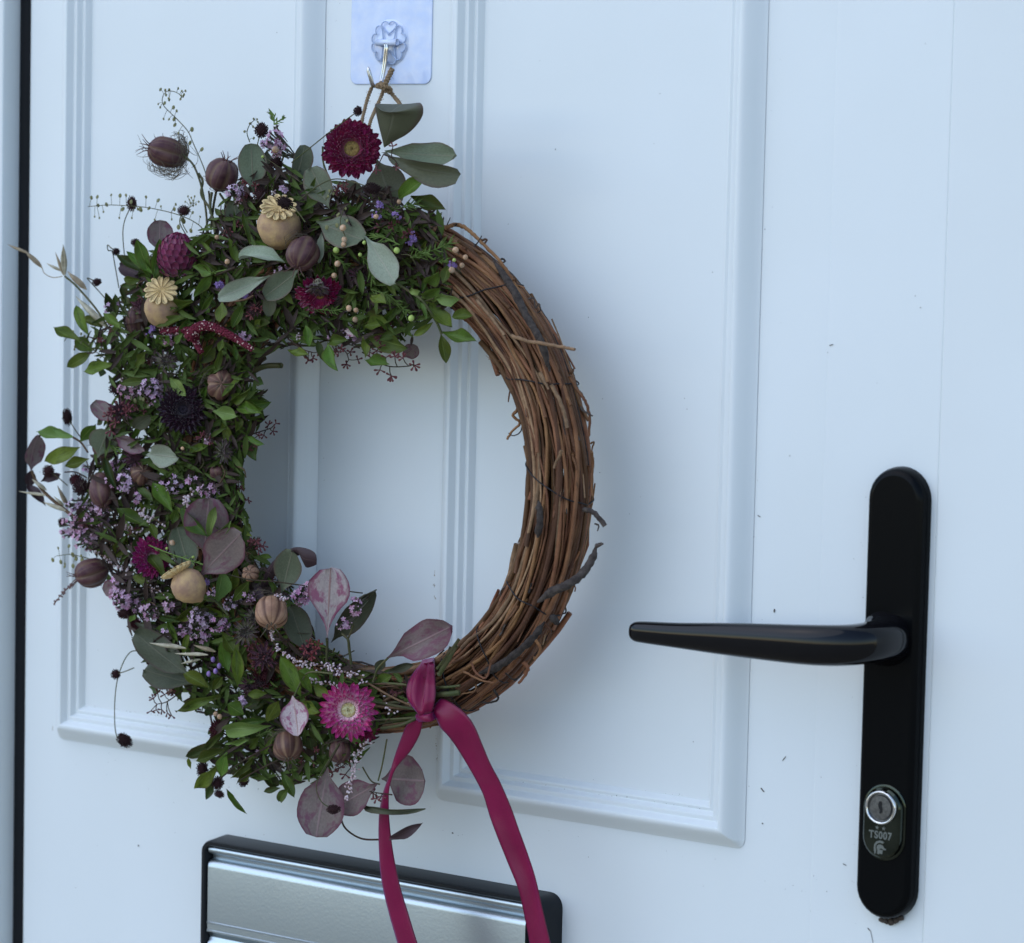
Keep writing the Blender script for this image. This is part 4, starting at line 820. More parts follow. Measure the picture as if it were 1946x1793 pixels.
strawflower(C(6, 520, 1215, .058), dirv(.3, .4, .8), PX_(6, 90, .06), M_pr, .2, M_dk, 4, 'small dark red strawflower half hidden by leaves', lean=(30, 80), wf=.45, petals=(16, 8))
strawflower(C(7, 1880, 900, .052), dirv(.4, -.3, .8), PX_(7, 120, .06), M_pc, .2, M_dk, 4, 'dark crimson strawflower tucked behind the pink one', lean=(10, 70), wf=.4, petals=(18, 8))

# ------------------------------------------------------------------ poppy seed heads
M_pop = mat('poppy_pod', (0.52, 0.345, 0.165), rough=.6, col2=(0.33, 0.20, 0.13), nscale=130, bump=.4, bscale=700, rnd=.08)
M_crown = mat('poppy_crown', (0.80, 0.60, 0.30), rough=.6, var=.2, nscale=300); uvmix(M_crown, 'X', [(0, 0), (.32, 0), (.5, 1), (.68, 0), (1, 0)], (0.20, 0.10, 0.035))
def poppy(c, ax, R, CR, h, lobes, lift, label, crown_tilt=None):
    F = frame_to(c, ax); prof = [(.12, -1.12), (.22, -1.02), (.50, -.86), (.84, -.50), (1.0, -.05), (.97, .35), (.80, .70), (.55, .90), (.36, .98), (.30, 1.05), (.38, 1.12)]
    mb = MB(); V = []; U = []; n = 24
    for r_, z_ in prof:
        for k in range(n):
            a = 2 * pi * k / n; q = (1 + .022 * cos(a * 10)) * (1 + .07 * noise.noise(Vector((cos(a), sin(a), z_ * 1.5 + CR * 9000)))); V.append((r_ * R * q * cos(a), r_ * R * q * sin(a), z_ * R)); U.append((k / n, z_))
    mb.add(V, grid_faces(len(prof), n, False, True))
    o = mb.obj('poppy_head', M_pop, wreath, F); tag(o, label)
    G = F @ T((0, 0, R * h)) if crown_tilt is None else frame_to(F @ Vector((0, 0, R * h)), crown_tilt)
    mb = MB(); V = []; U = []; m_ = 12; N = lobes * m_
    for j, rr in enumerate((0.0, .25, .5, .75, .92, 1.0, .97)):
        for k in range(N):
            ph = (k % m_) / m_; a = 2 * pi * k / N; s = sin(pi * ph); edge = .60 + .40 * s ** .55 if rr > .6 else 1
            z = lift * rr ** 2 * CR + (.07 * CR * abs(cos(pi * ph)) ** 3 * (rr > 0) * (1 if rr < .9 else .3)) - (.03 * CR if j == 6 else 0)
            z += (-.05 * CR * (1 - abs(2 * ph - 1))) * rr
            V.append((rr * edge * CR * cos(a), rr * edge * CR * sin(a), z)); U.append(((ph + .5) % 1, rr))
    mb.add(V, grid_faces(7, N, False, True), 0, U)
    cr = mb.obj('crown', M_crown, o, G); sm = cr.modifiers.new('s', 'SOLIDIFY'); sm.thickness = CR * .09; sm.offset = -1
    mb = MB()
    for k in range(lobes * 2): a = pi * k / lobes; blob(mb, (CR * .36 * cos(a), CR * .36 * sin(a), -R * .16), (CR * .055, CR * .055, CR * .16), 5, 4)
    mb.obj('crown_pores', M_pop, o, G)
    return o
P1 = C(2, 508, 1105, .066); r1 = PX_(2, 165, .066)
poppy(P1, dirv(.02, .80, .62), r1, PX_(2, 142, .07), 1.10, 13, .10, 'cream poppy seed head with frilled crown at the top', crown_tilt=dirv(.04, .66, .75))
poppy(C(3, 1205, 350, .058), dirv(-.02, .80, .55), PX_(3, 135, .06), PX_(3, 127, .06), 1.25, 13, .05, 'poppy seed head with flat ribbed crown on the upper left', crown_tilt=dirv(.0, .50, .86))
poppy(C(5, 1400, 1225, .082), dirv(-.62, .75, .1), PX_(5, 125, .06), PX_(5, 125, .06), 1.0, 13, .30, 'poppy seed head turned sideways, lower left', crown_tilt=dirv(-.50, .86, -.10))

# ------------------------------------------------------------------ love in a mist pods
def pod_mat(name, col, stripe, col2, rnd=.12):
    m = mat(name, col, rough=.5, col2=col2, nscale=160, bump=.3, bscale=500, rnd=rnd); um = None
    nt = m.node_tree; N = nt.nodes; L = nt.links; b = N['Principled BSDF']; out = base_socket(m)
    u_ = N.new('ShaderNodeUVMap'); sp = N.new('ShaderNodeSeparateXYZ'); L.new(u_.outputs[0], sp.inputs[0])
    a = N.new('ShaderNodeMath'); a.operation = 'MULTIPLY'; a.inputs[1].default_value = 6; L.new(sp.outputs['X'], a.inputs[0])
    f = N.new('ShaderNodeMath'); f.operation = 'FRACT'; L.new(a.outputs[0], f.inputs[0])
    r = N.new('ShaderNodeValToRGB'); el = r.color_ramp.elements; el[0].position = .0; el[0].color = (1, 1, 1, 1); el[1].position = 1; el[1].color = (1, 1, 1, 1)
    for p_, v_ in ((.10, .55), (.18, 0), (.44, 0), (.5, .5), (.56, 0), (.82, 0), (.90, .55)):
        e = el.new(p_); e.color = (v_, v_, v_, 1)
    L.new(f.outputs[0], r.inputs['Fac']); x = N.new('ShaderNodeMix'); x.data_type = 'RGBA'; L.new(r.outputs['Color'], x.inputs['Factor']); L.new(out, x.inputs[6]); x.inputs[7].default_value = (*stripe, 1)
    L.new(x.outputs[2], b.inputs['Base Color']); return m
M_nm = pod_mat('mauve_pod', (0.066, 0.024, 0.032), (0.150, 0.092, 0.060), (0.125, 0.062, 0.055))
M_nb = pod_mat('brown_pod', (0.40, 0.235, 0.145), (0.10, 0.045, 0.030), (0.26, 0.135, 0.085))
M_nr = pod_mat('rusty_pod', (0.13, 0.062, 0.045), (0.26, 0.16, 0.10), (0.085, 0.04, 0.035))
M_hair = mat('dry_thread', (0.11, 0.090, 0.062), rough=.8)
def nigella(c, ax, rx, ry, m, label=None, horns=True, nest=0, roll=0.0):
    """rx half width across the axis, ry half length along it"""
    F = frame_to(c, ax) @ Matrix.Rotation(roll, 4, 'Z'); mb = MB(); V = []; U = []; n = 36; J = 15; se_ = random.uniform(0, 60)
    for j in range(J):
        t = j / (J - 1); z = -cos(pi * t); r_ = sin(pi * t) ** .85 * (1 + .08 * z)
        for k in range(n + 1):
            a = 2 * pi * k / n; q = 1 + .15 * abs(sin(3 * a)) ** .6 - .10; d_ = 1 + .11 * noise.noise(Vector((cos(a) * 1.3, sin(a) * 1.3, z * 1.3 + se_))) + .03 * noise.noise(Vector((cos(a) * 6, sin(a) * 6, z * 5 + se_))); V.append((rx * r_ * q * d_ * cos(a), rx * r_ * q * d_ * sin(a), ry * z * (1 + .04 * sin(3 * a + se_)))); U.append((k / n, t))
    mb.add(V, grid_faces(J, n + 1), 0, U); o = mb.obj('seed_pod', m, wreath, F); tag(o, label)
    if horns:
        mb = MB()
        for k in range(6):
            a = 2 * pi * (k + .5) / 6 + random.uniform(-.2, .2); s = random.uniform(.8, 1.3)
            tube(mb, catmull([(rx * .20 * cos(a), rx * .20 * sin(a), ry * .90), (rx * .34 * cos(a), rx * .34 * sin(a), ry * (1.0 + .14 * s)), (rx * .62 * cos(a + .2) * s, rx * .62 * sin(a + .2) * s, ry * (1.1 + .34 * s))], 4), rx * .055, 5, r2=rx * .015)
        mb.obj('pod_horns', M_hair if m is not M_nm else m, o, F)
    if nest:
        mb = MB()
        for k in range(nest):
            a = random.uniform(0, 2 * pi); P = []; q = random.uniform(.9, 1.5); w_ = random.uniform(.4, 1.6); z0 = -ry * random.uniform(.85, 1.05)
            for s in range(8):
                t = s / 7; aa = a + w_ * t * 1.6 + .5 * sin(t * 7 + k); rr = rx * (.15 + (q + .1) * sin(pi * min(t * .62 + .05, .6)) ** .8); P.append((rr * cos(aa), rr * sin(aa), z0 + ry * t * random.uniform(.5, 1.1)))
            tube(mb, catmull(P, 2), .00018, 4, r2=.00008)
        tag(mb.obj('thread_nest', M_hair, o, F), kind='stuff')
    return o
def NG(c, x, y, d, ax, rx, ry, m, label=None, **k):
    p = C(c, x, y, d); s = mpp(p) / CROP[c][2]; return nigella(p, ax, rx * s, ry * s, m, label, **k)
NG(1, 1240, 545, .040, dirv(-.95, .25, .25), 108, 145, M_nm, 'mauve brown seed pod in a nest of dry threads, furthest top left', nest=46)
NG(1, 1640, 715, .046, dirv(.35, .85, .30), 122, 122, M_nm, 'glossy purple seed pod right of the thread nest', nest=5)
NG(2, 685, 1290, .074, dirv(-.30, -.80, .45), 116, 132, M_nm, 'striped mauve seed pod below the cream poppy head', nest=6)
NG(3, 1640, 905, .058, dirv(.1, .1, 1), 108, 95, M_nr, 'rusty brown seed pod facing the viewer among threads', nest=16)
NG(5, 755, 510, .054, dirv(.15, -.9, .4), 95, 132, M_nm, 'long mauve seed pod on the left side', nest=5)
NG(5, 680, 1125, .048, dirv(-.93, -.30, .2), 106, 124, M_nm, 'mauve seed pod pointing left over the door moulding', nest=4)
NG(5, 1050, 395, .052, dirv(.2, .3, .9), 86, 90, M_nr, None, nest=10)
NG(6, 585, 755, .076, dirv(.05, -.75, .65), 108, 118, M_nb, 'golden brown ribbed seed pod near the inner edge', nest=4)
NG(7, 1325, 1020, .066, dirv(.10, -.85, .5), 108, 108, M_nr, 'brown mauve seed pod under the small pink leaf', nest=14)
NG(5, 1855, 1130, .064, dirv(-.2, .2, .9), 62, 62, M_nb, None, nest=10)
NG(5, 765, 215, .050, dirv(-.8, .5, .3), 58, 85, M_nm, None, nest=14)
NG(5, 1612, 380, .056, dirv(.1, -.8, .5), 60, 52, M_nm, None, horns=False)
NG(3, 1015, 440, .048, dirv(-.05, .9, .3), 80, 120, M_nm, None, nest=12)
NG(7, 1700, 1060, .058, dirv(.1, -.8, .5), 78, 86, M_nm, None, nest=16)

mb = MB()
for k in range(70):
    a = random.uniform(0, 2 * pi); q = random.uniform(.55, 1.05); cx_, cy_ = 1265 + 40 * random.uniform(-1, 1), 585 + 20 * random.uniform(-1, 1); sp_ = random.uniform(.5, 1.6) * random.choice([-1, 1]); P = []
    for j in range(7):
        t = j / 6; aa = .3 + a * .42 + sp_ * t; rr = q * (1 + .12 * sin(5 * t + k)); P.append(C(1, cx_ + 165 * rr * cos(aa), cy_ + 140 * rr * sin(aa), .040 + .012 * cos(a * 3) + .004 * sin(4 * t + k)))
    tube(mb, catmull(P, 3), .00017, 4, r2=.00008)
for x, y, x2, y2, x3, y3 in ((1120, 560, 1060, 500, 1018, 415), (1110, 490, 1070, 488, 1040, 478), (1100, 575, 1050, 580, 1010, 570), (1170, 450, 1145, 430, 1138, 405), (1225, 440, 1205, 420, 1205, 400), (1060, 530, 1040, 520, 1000, 545), (1320, 470, 1330, 445, 1310, 430), (1380, 520, 1430, 560, 1470, 570), (1380, 600, 1440, 640, 1460, 720), (1350, 640, 1390, 700, 1430, 740)):
    tube(mb, catmull([C(1, x, y, .040), C(1, x2, y2, .042), C(1, x3, y3, .042)], 5), .00028, 4, r2=.00008)
tag(mb.obj('thread_nest', M_hair, wreath), 'tangle of dry threads under the furthest top left pod', kind='stuff')
# ------------------------------------------------------------------ star flowers with papery bracts
M_br = petal_mat('papery_bract', (0.105, 0.060, 0.068), (0.26, 0.24, 0.15), .5, rough=.55)
M_br2 = petal_mat('purple_bract', (0.110, 0.030, 0.052), (0.16, 0.07, 0.09), .5, rough=.55)
def star(c, x, y, d, n, r, m, label=None, k=14, el=(15, 55), wf=.24):
    p = C(c, x, y, d); R = r / CROP[c][2] * mpp(p); F = frame_to(p, n); mb = MB()
    for q in range(26):
        a = q * 2.4; rr = R * .32 * sqrt(q / 26); b = Vector((rr * cos(a), rr * sin(a), 0)); tube(mb, [b, b * 1.25 + Vector((0, 0, R * .38))], R * .018, 4); blob(mb, b * 1.25 + Vector((0, 0, R * .40)), R * .045, 4, 3)
    blob(mb, (0, 0, -R * .05), (R * .2, R * .2, R * .15), 8, 5)
    o = mb.obj('star_flower', m, wreath, F); tag(o, label)
    for g in (0, 1):
        for q in range(k):
            th = 2 * pi * (q + .5 * g) / k + random.uniform(-.1, .1); e = radians(el[g]) + random.uniform(-.15, .15); L = R * (1 if g == 0 else .8) * random.uniform(.85, 1.08)
            rad = Vector((cos(th), sin(th), 0)); yv = rad * cos(e) + Vector((0, 0, 1)) * sin(e); xv = yv.cross(Vector((0, 0, 1))).normalized(); zv = xv.cross(yv); w = L * wf; b = rad * R * .05
            Mx = Matrix(((xv.x * w, yv.x * L, zv.x * L, b.x), (xv.y * w, yv.y * L, zv.y * L, b.y), (xv.z * w, yv.z * L, zv.z * L, b.z), (0, 0, 0, 1)))
            link(bpy.data.objects.new('bract', petal_mesh(m, q % 3)), o, F @ Mx)
    return o
star(3, 1220, 745, .064, dirv(.2, .5, .8), 95, M_br); star(2, 795, 1500, .070, dirv(0, -.85, .45), 118, M_br, 'papery star flower hanging over the crimson one', el=(35, 60), wf=.34)
star(3, 1640, 1400, .062, dirv(.6, .1, .75), 110, M_br); star(7, 1015, 190, .070, dirv(.1, -.1, 1), 118, M_br, 'papery star flower below the brown pod'); star(3, 905, 1110, .060, dirv(-.2, .3, .9), 120, M_br2, wf=.2)
star(5, 990, 300, .056, dirv(.1, .5, .8), 85, M_br2); star(7, 1150, 380, .060, dirv(.1, .1, 1), 120, M_br2); star(3, 1040, 360, .054, dirv(-.1, .8, .4), 95, M_br2, el=(50, 75))
star(2, 1090, 1465, .054, dirv(.3, .2, .9), 90, M_br2); star(2, 330, 1560, .056, dirv(0, .1, 1), 80, M_br2); star(4, 300, 320, .060, dirv(.1, .3, .9), 60, M_br2)
star(6, 440, 1250, .054, dirv(.1, .1, 1), 80, M_br2); star(5, 1880, 1450, .058, dirv(0, 0, 1), 80, M_br); star(7, 1470, 330, .060, dirv(.2, 0, 1), 70, M_br2)

# ------------------------------------------------------------------ dark burnet heads on thin stems
M_burn = mat('burnet_head', (0.022, 0.009, 0.012), rough=.8, rnd=.5, col2=(0.045, 0.016, 0.016), nscale=600)
M_burnr = mat('red_burnet_head', (0.075, 0.010, 0.018), rough=.8, rnd=.2, col2=(0.035, 0.010, 0.012), nscale=600)
BM = []
for m_ in (M_burn, M_burnr):
    for s_ in range(3):
        mb = MB(); N_ = 110
        blob(mb, (0, 0, 0), .74, 10, 7)
        for q in range(N_):
            z = 1 - 2 * (q + .5) / N_; a = q * 2.39996; r_ = sqrt(1 - z * z); n_ = Vector((r_ * cos(a), r_ * sin(a), z)); blob(mb, n_ * random.uniform(.74, .98), (.085, .085, random.uniform(.14, .34)), 4, 3, axis=n_)
        BM.append(mb.mesh('burnet_head', m_))
def burnet(c, x, y, rx, ry, ang=0, stempts=None, d=.050, red=False, label=None):
    p = C(c, x, y, d); s = mpp(p) / CROP[c][2]; ax = dirv(sin(radians(ang)), cos(radians(ang)), .05)
    F = frame_to(p, ax) @ Matrix.Diagonal((rx * s, rx * s, ry * s, 1)); o = link(bpy.data.objects.new('burnet_head', BM[(3 if red else 0) + random.randrange(3)]), wreath, F); tag(o, label)
    if stempts: stem([(c, x, y, d)] + [(*q, d - .002 * i) for i, q in enumerate(stempts)], .00035, M_stem)
burnet(1, 975, 925, 36, 58, 0, [(1, 915, 1080), (1, 915, 1250), (1, 950, 1500), (1, 985, 1720)], .040, label='small dark burnet head on a long stem, upper left'); burnet(1, 1360, 975, 38, 48, 90, [(1, 1330, 1060), (1, 1390, 1180)], .042); burnet(1, 1000, 1212, 32, 30)
burnet(1, 858, 1280, 28, 30, 70, [(1, 820, 1250), (1, 795, 1230), (1, 800, 1270), (1, 830, 1280), (1, 850, 1380), (1, 880, 1550)], .038); burnet(1, 716, 1505, 28, 36, 75, [(1, 645, 1475), (1, 720, 1560), (1, 800, 1650)], .036)
burnet(2, 378, 382, 50, 58, 10, [(2, 345, 500), (2, 318, 720)], .050); burnet(2, 488, 622, 50, 50, 0, [(2, 440, 720), (2, 400, 820)], .052); burnet(2, 1090, 240, 32, 38, 20, [(2, 900, 380), (2, 750, 500), (2, 600, 620)], .072)
burnet(2, 1195, 812, 42, 66, 95, [(2, 1060, 765), (2, 920, 742), (2, 800, 790), (2, 660, 895)], .070); burnet(2, 552, 918, 46, 66, 120, [(2, 640, 980), (2, 700, 1060)], .088, label='dark burnet head resting on the poppy crown')
burnet(2, 372, 860, 50, 52, 0, None, .056); burnet(2, 120, 1030, 42, 55, 0, None, .050); burnet(2, 110, 1272, 42, 42, 0, None, .050); burnet(3, 498, 1140, 36, 66, -8, [(3, 560, 1240), (3, 605, 1300)], .040, label='tall dark burnet head at the far left')
burnet(5, 358, 372, 44, 44, 60, [(5, 430, 420), (5, 500, 480)], .042); burnet(5, 600, 490, 60, 66, 0, None, .050); burnet(5, 460, 750, 30, 34, 0, [(5, 520, 780)], .044); burnet(5, 930, 1425, 42, 62, 90, None, .048)
burnet(7, 75, 503, 34, 38, 0, [(7, 150, 480), (7, 210, 455)], .040); burnet(7, 140, 982, 46, 64, -55, [(7, 80, 940), (7, 68, 750), (7, 85, 560), (7, 130, 420), (7, 180, 345), (7, 230, 330)], .042, label='dark burnet head hanging lowest at the left on a curved stem')
burnet(7, 705, 1190, 42, 60, 0, None, .050); burnet(7, 815, 1290, 46, 50, 30, None, .050); burnet(7, 825, 1370, 28, 40, 120, None, .050); burnet(7, 1005, 1280, 34, 42, 40, [(7, 1080, 1200), (7, 1180, 1120)], .050)
burnet(7, 812, 905, 56, 78, 0, None, .056, True); burnet(7, 1655, 1482, 34, 52, 90, [(7, 1570, 1430), (7, 1530, 1330), (7, 1560, 1230), (7, 1650, 1080), (7, 1700, 1000)], .078, label='small dark burnet head lying on the bottom mauve leaf')
burnet(7, 150, 60, 55, 38, 0, None, .046); burnet(3, 860, 930, 52, 50, 0, None, .050); burnet(3, 960, 680, 44, 50, 0, None, .050); burnet(2, 300, 1620, 50, 60, 0, None, .052); burnet(5, 560, 440, 46, 50, 0, None, .046, True)
burnet(7, 560, 60, 40, 40, 0, None, .046, True); burnet(5, 1010, 1500, 40, 44, 0, None, .050, True); burnet(6, 330, 480, 30, 30, 0, None, .05); burnet(7, 1170, 520, 60, 60, 0, None, .056, True); burnet(5, 1700, 500, 60, 60, 0, None, .048, True)

# ------------------------------------------------------------------ small flower clusters
M_lil = mat('lilac_floret', (0.42, 0.17, 0.30), rough=.6, rnd=.18, hue=.02, col2=(0.58, 0.42, 0.52), nscale=420)
M_lilp = mat('pale_floret', (0.62, 0.50, 0.60), rough=.6, rnd=.1, col2=(0.45, 0.25, 0.42), nscale=420)
M_vio = mat('violet_floret', (0.20, 0.12, 0.34), rough=.6, rnd=.15, col2=(0.32, 0.20, 0.42), nscale=420)
M_cal = mat('dull_calyx', (0.135, 0.105, 0.085), rough=.75, rnd=.25, col2=(0.08, 0.095, 0.05), nscale=300)
M_bur = mat('burgundy_seed', (0.105, 0.024, 0.034), rough=.6, rnd=.3, col2=(0.165, 0.055, 0.055), nscale=300)
def floret(mb, p, n, r, mi=0):
    n = n.normalized(); a = n.orthogonal().normalized(); b = n.cross(a); ph = random.uniform(0, 6)
    for k in range(5):
        t = ph + 2 * pi * k / 5; d = a * cos(t) + b * sin(t); s = n.cross(d); up = random.uniform(.2, .8)
        mb.add([p, p + d * r * .55 + s * r * .34 + n * r * .35 * up, p + d * r * 1.05 + n * r * up * .6, p + d * r * .55 - s * r * .34 + n * r * .35 * up], [(0, 1, 2, 3)], mi)
def cluster(c, x, y, rx, ry, n=26, m=None, d=.056, fr=.0019, label=None, sd=None):
    m = m or M_lil; p0 = C(c, x, y, d); s = mpp(p0) / CROP[c][2]; root = p0 + Vector((0, .014, 0)) + (RC - p0).normalized() * .010; mb = MB()
    for k in range(n):
        a = random.uniform(0, 2 * pi); q = sqrt(random.random()); o = AX * (cos(a) * q * rx * s) - AD * (sin(a) * q * ry * s) - AF * random.uniform(-.35, .55) * min(rx, ry) * s
        p = p0 + o; nn = (o * 1.0 - AF * random.uniform(.2, 1.0) * .006).normalized()
        tube(mb, [p.lerp(root, .5), p - nn * .0018, p], [.0002, .0006, .0009], 5, 1)
        if random.random() < .78: floret(mb, p, nn, fr * random.uniform(.7, 1.2), 0)
        if random.random() < .4: blob(mb, p + Vector((random.uniform(-1, 1), random.uniform(-1, 0), random.uniform(-1, 1))) * .0018, random.uniform(.0004, .0008), 5, 3, 0)
        if k % 4 == 0: tube(mb, [p.lerp(root, .5), root], .0004, 4, 1)
    o = mb.obj('flower_cluster', [m, M_cal], wreath); tag(o, label)
for a in [(2, 480, 470, 65, 130, 34), (2, 180, 835, 75, 60, 20), (2, 410, 475, 40, 40, 10), (3, 960, 940, 90, 55, 26), (3, 1120, 920, 105, 60, 34), (3, 1130, 1000, 70, 40, 14), (5, 890, 360, 95, 70, 34), (5, 935, 450, 55, 95, 24),
          (5, 1290, 480, 60, 70, 18), (5, 1545, 520, 80, 60, 22), (5, 590, 620, 110, 50, 30), (5, 560, 770, 120, 95, 40), (5, 720, 730, 95, 55, 20), (5, 650, 880, 130, 80, 40), (5, 890, 1210, 75, 100, 30), (5, 940, 1330, 115, 85, 40),
          (5, 870, 1290, 75, 50, 16), (7, 700, 110, 95, 70, 30), (7, 820, 140, 80, 50, 18), (7, 690, 235, 75, 35, 16), (6, 770, 640, 75, 70, 30), (6, 850, 590, 45, 50, 14), (6, 1150, 710, 45, 65, 14), (6, 1070, 840, 50, 40, 10),
          (7, 990, 700, 40, 40, 10), (3, 1800, 530, 50, 45, 12), (5, 1720, 1340, 70, 50, 16), (5, 1480, 1440, 90, 60, 22), (3, 1250, 560, 60, 40, 12), (7, 330, 60, 80, 60, 18), (5, 1010, 560, 30, 40, 8), (5, 500, 830, 60, 40, 14), (7, 560, 180, 60, 60, 12),
          (5, 780, 400, 40, 40, 8), (3, 1530, 1290, 50, 40, 12), (5, 1870, 1290, 60, 40, 10), (5, 1430, 430, 50, 40, 8), (2, 530, 810, 40, 20, 6), (7, 450, 30, 60, 40, 10), (5, 1180, 500, 50, 60, 8)]:
    cluster(*a, m=M_lil if random.random() < .72 else M_lilp, d=.050 if uv(a[0], a[1], a[2])[0] < 240 else .060)
for a in [(1, 1620, 1530, 28, 24, 8), (2, 60, 1520, 30, 26, 8), (2, 250, 1590, 30, 40, 8), (2, 1255, 935, 26, 34, 9), (2, 1790, 1375, 34, 14, 8), (3, 1120, 500, 24, 45, 9), (2, 1490, 1180, 26, 50, 10), (2, 1370, 1020, 36, 26, 9), (2, 1230, 1015, 30, 20, 7), (5, 1525, 1195, 30, 18, 5), (4, 60, 150, 30, 25, 7)]:
    cluster(*a, m=M_vio, d=.062, fr=.0014)
for a in [(7, 782, 396), (7, 826, 442), (7, 750, 500), (7, 800, 480)]:
    p = C(*a, .070); mb = MB(); blob(mb, p, (.0014, .0014, .0018), 8, 6); mb.obj('violet_bud', M_vio, wreath)
# burgundy seed sprays: branching stems with teardrop seeds
def spray(c, pts, seeds, sz=13, m=None, d=.054, label=None):
    s = mpp(C(c, 900, 900, d)) / CROP[c][2]; mb = MB(); P = catmull([C(c, x, y, d) for x, y in pts], 6); tube(mb, P, .00045, 5, 1, r2=.0003)
    for x, y, k in seeds:
        q = C(c, x, y, d + random.uniform(-.002, .004)); n_ = min(P, key=lambda w: (w - q).length); tube(mb, catmull([n_, n_.lerp(q, .5) + Vector((0, -.0006, -.0003)), q], 3), .0003, 4, 1)
        for j in range(k):
            a = 2 * pi * j / k + random.uniform(-.5, .5); v_ = (q - n_).normalized() if (q - n_).length > 1e-5 else Vector((0, 0, -1)); o = (v_ * .6 + dirv(cos(a), sin(a), .2) * .8).normalized(); L = sz * 2.0 * s
            tube(mb, [q, q + o * L * .5, q + o * L * .8, q + o * L * 1.15, q + o * L * 1.35], [.00025, .00035, sz * .40 * s, sz * .50 * s, .0001], 6, 0)
    tag(mb.obj('seed_spray', [m or M_bur, M_stemd], wreath), label)
spray(4, [(520, 510), (620, 580), (680, 600)], [(690, 640, 4), (660, 650, 3), (720, 600, 3)], 14); spray(4, [(760, 500), (900, 590), (930, 650)], [(915, 680, 5), (860, 600, 4), (990, 650, 3), (940, 600, 4)], 15)
spray(4, [(1020, 600), (1180, 690), (1320, 695), (1370, 680)], [(1370, 690, 7), (1240, 630, 5), (1140, 720, 3), (1215, 760, 6), (1180, 635, 2), (1295, 640, 4)], 16, label='burgundy seed spray hanging inside the ring'); spray(4, [(250, 1160), (350, 1130), (410, 1110)], [(390, 1090, 4), (420, 1130, 4), (360, 1160, 3), (440, 1080, 3)], 13, d=.044)
spray(4, [(1040, 620), (1090, 560), (1140, 580)], [(1120, 590, 4), (1070, 600, 3), (1150, 560, 3)], 14); spray(4, [(820, 560), (840, 590), (870, 600)], [(840, 605, 3), (880, 580, 4)], 14)
spray(7, [(560, 620), (450, 700), (375, 720)], [(350, 680, 4), (380, 640, 3), (330, 770, 2), (370, 760, 2), (410, 760, 3), (450, 780, 3), (480, 800, 2), (430, 650, 3), (500, 640, 4)], 14, label='burgundy seed spray sticking out at the lower left')
spray(2, [(330, 860), (300, 760), (310, 700)], [(270, 760, 5), (250, 820, 5), (310, 720, 5), (330, 790, 5), (220, 870, 5), (280, 850, 5), (340, 850, 4), (300, 900, 4)], 16); spray(2, [(240, 1190), (190, 1120), (140, 1070)], [(190, 1080, 5), (150, 1130, 5), (240, 1090, 4), (120, 1080, 4), (200, 1150, 4), (100, 1150, 4)], 15)
spray(3, [(960, 1200), (880, 1130), (840, 1080)], [(830, 1100, 6), (880, 1060, 5), (930, 1110, 5), (860, 1180, 5), (820, 1240, 4), (960, 1080, 4), (800, 1130, 4)], 18, d=.064); spray(5, [(1820, 960), (1880, 900), (1910, 860)], [(1900, 890, 5), (1860, 900, 4), (1920, 930, 4)], 14, d=.054)
spray(6, [(430, 380), (490, 300), (510, 250)], [(490, 290, 5), (460, 290, 4), (530, 310, 4), (500, 340, 3)], 15, d=.052); spray(7, [(1560, 420), (1510, 330), (1480, 270)], [(1480, 280, 5), (1520, 330, 6), (1500, 370, 5), (1450, 320, 4), (1540, 290, 4)], 17, d=.064, m=mat('red_seed', (0.20, 0.045, 0.050), rough=.6, rnd=.2))
spray(7, [(1200, 480), (1110, 360), (1070, 290)], [(1090, 300, 5), (1060, 340, 5), (1130, 380, 5), (1100, 430, 5), (1200, 370, 4), (1050, 290, 4)], 17, d=.062); spray(3, [(1500, 1350), (1530, 1290), (1520, 1250)], [(1520, 1270, 6), (1550, 1310, 5), (1490, 1290, 4)], 16, d=.060)
spray(2, [(1400, 1180), (1350, 1120), (1330, 1060)], [(1340, 1090, 6), (1300, 1060, 5), (1380, 1040, 5), (1430, 1160, 5), (1250, 1100, 4), (1470, 1140, 5)], 16, d=.058); spray(2, [(960, 760), (940, 800), (960, 860)], [(960, 790, 5), (990, 820, 4), (940, 840, 4), (1000, 770, 4)], 13, d=.06)
spray(5, [(1760, 720), (1730, 760), (1740, 800)], [(1750, 740, 5), (1720, 700, 4), (1740, 790, 4)], 15, d=.05); spray(4, [(330, 260), (290, 320), (340, 340)], [(300, 300, 5), (340, 320, 4), (270, 350, 4)], 14, d=.062)
spray(7, [(1780, 1180), (1740, 1100), (1700, 1060)], [(1700, 1180, 4), (1770, 1140, 4), (1650, 1210, 4), (1740, 1230, 3)], 16, d=.05); spray(8, [(560, 940), (480, 930), (430, 920)], [(450, 930, 4), (500, 950, 3), (470, 960, 3)], 13, d=.056)
spray(2, [(1280, 560), (1350, 590), (1390, 640)], [(1380, 650, 4), (1350, 500, 3), (1230, 670, 4)], 14, d=.066)
for k in range(26):
    u, v = rnd_in(); xs = [random.uniform(-16, 16) for _ in range(10)]
    spray(0, [(u, v), (u + xs[0], v + xs[1])], [(u + xs[2 + i], v + xs[i + 3], random.choice([3, 4, 5])) for i in range(4)], 3.4, d=random.uniform(.044, .058))
for k in range(34):
    u, v = rnd_in() if k < 20 else (random.uniform(150, 330), random.uniform(880, 1240)); u = max(u, 170)
    if not inside(u, v): continue
    cluster(0, u, v, 16, 13, 9, d=random.uniform(.046, .058), m=random.choice([M_lil, M_lilp]), fr=.0015)
